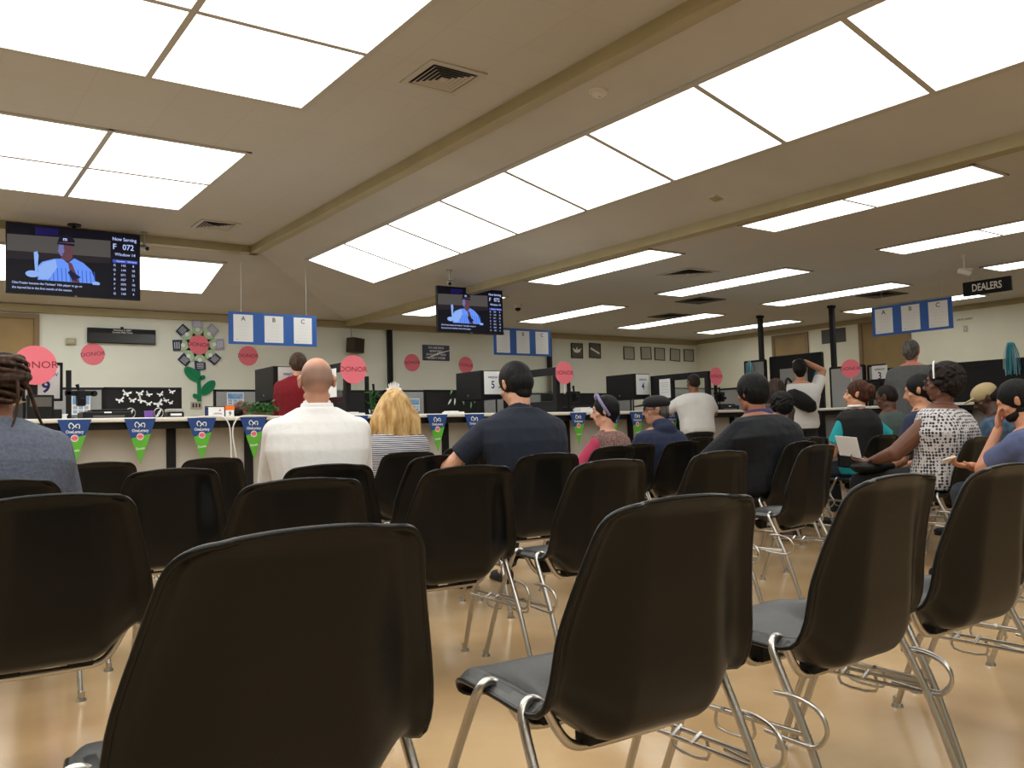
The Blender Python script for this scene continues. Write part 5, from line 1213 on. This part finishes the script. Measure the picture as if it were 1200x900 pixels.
mb = MB(); mb.tube([(-.23, -.20, 1.32), (-.20, -.13, 1.42), (-.13, .02, 1.475), (.02, .15, 1.30), (.19, .10, 1.08), (.20, -.08, 1.02), (.15, -.19, 1.07)], .014, BB, 6, 4); mb.build('strap', r)
# 11 teal woman with shawl
TEAL = mat('teal_top', (30, 165, 175), .85, noise=.1, nscale=20)
rt, J, HP, hm, C7, up, fw = person('person with auburn updo, teal shirt and black shawl, hand on hip', (1004, 462), 7.6, seat=29, hfwd=0, yaw=8, lean=0, hyaw=-26, hpitch=-2, skin=(225, 165, 130), bulk=1.1, sw=.19, shirt=TEAL, sleeve='short', hair='updo', hairm=hairmat('auburn_hair', (92, 52, 34), (38, 20, 14)), rh=(.22, .10, .66), rpole=(.8, -1, -.2), lh=(-.1, .3, .6), tot=.15)
SHM = mat('black_shawl', (.008, .008, .009), .95, bump=.5, bscale=12, bdist=.02)
mb = MB()
Rg = []
for z_, a_, b_, cx_, cy_ in ((.56, .20, .17, -.02, -.02), (.66, .205, .185, -.02, -.03), (.80, .20, .18, -.02, -.03), (.92, .205, .185, -.025, -.03), (.99, .20, .165, -.03, -.02), (1.045, .155, .13, -.02, -.01), (1.075, .085, .08, 0, .0)):
    Rg.append([Vector((cx_ + a_ * cos(q), cy_ + b_ * sin(q) + C7.y * min(1, max(0, (z_ - .5) / .5)), z_ * (C7.z / 1.05) + .006 * sin(q * 7))) for q in [2 * pi * i / 28 for i in range(28)]])
mb.loft(Rg, M_ink)
remesh(mb, 'shawl', .009, 5, rt, [SHM])
mb = MB(); mb.tube([C7 + up * .045 + fw * .01 + Vector((.066 * cos(t), .066 * sin(t), 0)) for t in [i * pi / 5 for i in range(10)]], .012, M_paper, 8, 2, closed=True); mb.build('necklace', rt)
mb = MB(); mb.tube([HP(.085, -.01, -.035 + 0), HP(.090, -.0, -.05), HP(.085, .01, -.06)], .003, mat('gold', (.6, .4, .12), .3, metal=1), 6, 3); mb.build('earring', rt)
# 12 olive polo man
person('person with shaved head in olive grey polo, looking down, behind teal one', (1038, 466), 8.3, seat=32, eyes=False, yaw=-10, lean=12, hyaw=-14, hpitch=18, skin=(95, 62, 48), bulk=1.15, sw=.21, shirt=mat('olive_grey_polo', (70, 82, 80), .9, noise=.15, nscale=20), sleeve='short', hair='buzz', hairm=hairmat('black_stubble', (38, 28, 25), (20, 15, 13)), lh=(-.2, .3, .6), rh=(.1, .3, .62))
# 13 standing grey shirt man
person('standing person with grey hair and two tone grey shirt at side counter', (1068, 412), 9.2, yaw=62, lean=2, hyaw=76, hpitch=2, sit=False, skin=(200, 125, 105), bulk=1.15, sw=.215, shirt=mat('grey_marl_shirt', (88, 90, 92), .9, noise=.12, nscale=30, bump=.6, bscale=8, bdist=.02), sleeve='short', hair='short', hairm=hairmat('salt_pepper_hair', (105, 100, 96), (50, 48, 46)), lh=(-.15, .32, 1.15), rh=(.15, .32, 1.15), pants=BLKP, vox=.008, hem=-.16)
# 14 navy profile man
person('person in navy shirt with short dark hair, profile beside blouse wearer', (1076, 458), 6.5, seat=30, eyes=False, yaw=-4, lean=8, hyaw=-22, hpitch=12, skin=(205, 150, 120), sw=.20, shirt=mat('navy_cotton_shirt', (.02, .026, .065), .9, noise=.15, nscale=20), hair='short', hairm=hairmat('black_hair', (22, 22, 24), (8, 8, 9)), sleeve='short')
# 15 patterned blouse woman
BL = mat('patterned_blouse', (.60, .58, .60), .9, kind='dots', nscale=48, col2=(.03, .03, .045))
rt, J, HP, hm, C7, up, fw = person('person in sleeveless black and white patterned blouse reading, wearing glasses', (1103, 449), 5.85, seat=11, yaw=-6, lean=-4, hyaw=-22, hpitch=2, skin=(112, 72, 55), bulk=1.32, sw=.215, k=1.03, shirt=BL, sleeve='none', hair='curly', hairm=hairmat('dark_curly_hair', (40, 30, 27), (12, 9, 8), 70), lh=(-.18, .40, .66), rh=(.0, .42, .66), lpole=(-1, -.3, -.6), rpole=(1, -.3, -.6), legs=(((-.09, .03, .52), (-.14, .50, .51), (-.14, .46, .09)), ((.09, .03, .52), (.14, .50, .51), (.14, .46, .09))), pants=BLKP, vox=.0065, hfwd=0, tot=.15, hand_l=((0, 1, .1), (0, 0, 1), .7))
glasses(rt, HP, hm, mat('dark_red_frames', (.05, .01, .015), .3))
mb = MB(); mb.tube([HP(.10 * cos(t), .03, .03 + .115 * sin(t)) for t in [i * pi / 8 for i in range(9)]], .006, M_paper, 6, 3); mb.build('headband', rt)
r = root('handbag', 'black handbag on the lap of the blouse wearer', 'bag', rt.location, rt.rotation_euler.z)
mb = MB(); mb.ell((-.10, .42, .625), (.19, .14, .05), M_ink, 18, 10); mb.box(-.22, .04, .33, .52, .585, .645, M_ink, .03); remesh(mb, 'bag_body', .009, 2, r, [BB])
mb = MB(); mb.tube([(-.25, .38, .66), (-.20, .36, .69), (-.1, .40, .68), (.0, .38, .66)], .006, M_rub, 6, 3); mb.cyl((-.22, .35, .67), (-.22, .33, .67), .015, .015, M_chrome, 12); mb.build('bag_strap', r)
r = root('booklet', 'open white booklet held by the blouse wearer above handbag', 'booklet', rt.location, rt.rotation_euler.z)
mb = MB(); X = T((-.20, .53, .70)) @ Euler((R_(12), R_(8), 0)).to_matrix().to_4x4()
mb.box(0, .13, -.09, .09, 0, .004, M_paper, 0, X); mb.build('page_right', r)
mb = MB(); X = T((-.20, .53, .70)) @ Euler((R_(12), R_(68), 0)).to_matrix().to_4x4(); mb.box(-.15, 0, -.09, .09, 0, .004, M_paper, 0, X); mb.box(-.12, -.03, -.06, .06, .0042, .0046, M_grink, 0, X); mb.build('page_left', r)
# 16 beige cap denim shirt
rt, J, HP, hm, C7, up, fw = person('person in beige cap and denim shirt, head bowed, at right', (1155, 467), 6.95, seat=31, eyes=False, yaw=-6, lean=18, hyaw=-30, hpitch=28, skin=(80, 52, 42), bulk=1.15, sw=.205, shirt=mat('denim_shirt', (75, 100, 125), .9, noise=.3, nscale=18, col2=(45, 65, 88), bump=.6, bscale=10, bdist=.02), hair='buzz', hairm=hairmat('black_stubble', (38, 28, 25), (20, 15, 13)), hfwd=.06, lh=(-.1, .36, .60), rh=(.08, .36, .60))
mb = MB(); mb.ell(HP(0, -.012, .045), (.088, .104, .078), M_ink, 24, 14, hm); mb.ell(HP(0, .10, .040), (.060, .060, .009), M_ink, 16, 8, hm); remesh(mb, 'cap', .006, 2, rt, [mat('beige_cap_cloth', (178, 160, 122), .9, bump=.2, bscale=60)])
# 17 man at right edge, hand on face
rt, J, HP, hm, C7, up, fw = person('person with dark hair and beard resting face on hand, slate blue t-shirt', (1189, 471), 5.05, seat=12, eyes=False, yaw=2, lean=20, hyaw=-24, hpitch=24, skin=(205, 145, 115), bulk=1.12, sw=.21, shirt=mat('slate_blue_tshirt', (85, 95, 135), .9, noise=.15, nscale=20), sleeve='short', hair='short', hairm=hairmat('black_hair', (22, 22, 24), (8, 8, 9)), vox=.0065, hfwd=.06,
    lh=(-.045, .265, .875), lpole=(-.3, .25, -1), hand_l=((-.02, -.05, 1), (.3, -.9, .1), .5), rh=(-.08, .42, .66), rpole=(1, -.2, -.6), hand_r=((-.8, .5, .1), (0, 0, 1), 1.0), tot=.155)
mb = MB(); mb.ell(HP(0, .026, -.072), (.062, .062, .044), M_ink, 18, 12, hm); mb.ell(HP(0, -.01, -.055), (.068, .045, .045), M_ink, 18, 12, hm); remesh(mb, 'beard', .006, 2, rt, [hairmat('black_hair', (22, 22, 24), (8, 8, 9))])
Wp = J[1][2]; pw = rt.matrix_world if False else None
r = root('mobile_phone', 'white mobile phone held by the person resting face on hand', 'phone', rt.location, rt.rotation_euler.z)
X = T(Wp + Vector((-.11, .07, .035))) @ Euler((R_(-15), R_(12), R_(35))).to_matrix().to_4x4()
mb = MB(); mb.box(-.075, .075, -.037, .037, 0, .009, M_paper, .004, X); mb.build('phone_body', r); mb = MB(); mb.box(-.062, .062, -.034, .034, .0085, .0098, M_blk, 0, X); mb.build('phone_screen', r)
# 18 clerk in red sweater, 19 clerk sitting behind the counter
RED = mat('red_sweater', (125, 14, 28), .95, noise=.2, nscale=30, bump=.5, bscale=12, bdist=.02)
person('standing person in red sweater with brown hair behind the counter', (349, 428), 9.62, yaw=26, lean=0, hyaw=10, hpitch=12, sit=False, skin=(220, 165, 140), bulk=1.12, sw=.22, shirt=RED, hair='bushy', hairm=hairmat('mid_brown_hair', (85, 65, 52), (45, 33, 27)), collar=.02, lh=(-.16, .30, 1.12), rh=(.16, .3, 1.12), vox=.008)
rt, J, HP, hm, C7, up, fw = person('seated clerk in dark patterned cap behind the counter, only head visible', (287, 484), 9.25, yaw=150, lean=4, hyaw=100, hpitch=10, skin=(130, 85, 65), shirt=mat('brown_top', (.06, .045, .04), .9), hair='buzz', hairm=hairmat('black_hair', (22, 22, 24), (8, 8, 9)), hipz=.60, legs=(((-.08, 0, .58), (-.12, .40, .56), (-.12, .36, .09)), ((.08, 0, .58), (.12, .40, .56), (.12, .36, .09))))
mb = MB(); mb.ell(HP(0, -.015, .055), (.098, .115, .070), M_ink, 20, 12, hm); remesh(mb, 'cap', .007, 2, rt, [mat('dark_patterned_cap', (.02, .015, .02), .9, noise=.5, nscale=30, col2=(.22, .10, .08))])
st = root('office_stool', 'low office stool under the seated clerk behind counter', 'stool', rt.location)
mb = MB(); mb.cyl((0, 0, .42), (0, 0, .47), .19, .18, M_blkfab, 24); mb.build('seat', st); mb = MB(); mb.cyl((0, 0, .06), (0, 0, .42), .025, .025, M_chrome, 12); mb.build('column', st)
for i in range(5): mb = MB(); a = i * 2 * pi / 5; mb.tube([(0, 0, .09), (.14 * cos(a), .14 * sin(a), .06), (.23 * cos(a), .23 * sin(a), .035)], .014, M_blk, 8, 2); mb.ell((.23 * cos(a), .23 * sin(a), .022), .022, M_blk, 10, 6); mb.build('leg', st)
# plaid bag on the floor
r = root('floor_bag', 'patterned cloth bag on floor under the curly haired person chair', 'bag', (6.0, 4.55, 0), .4)
mb = MB(); mb.ell((0, 0, .14), (.17, .11, .15), M_ink, 18, 12); mb.box(-.15, .15, -.09, .09, 0, .12, M_ink, .03); remesh(mb, 'bag_body', .009, 3, r, [mat('plaid_cloth', (110, 90, 85), .9, noise=.6, nscale=24, col2=(45, 35, 45))])
mb = MB(); mb.tube([(-.10, 0, .26), (-.06, 0, .36), (.06, 0, .36), (.10, 0, .26)], .008, M_rub, 6, 4); mb.build('bag_handle', r)
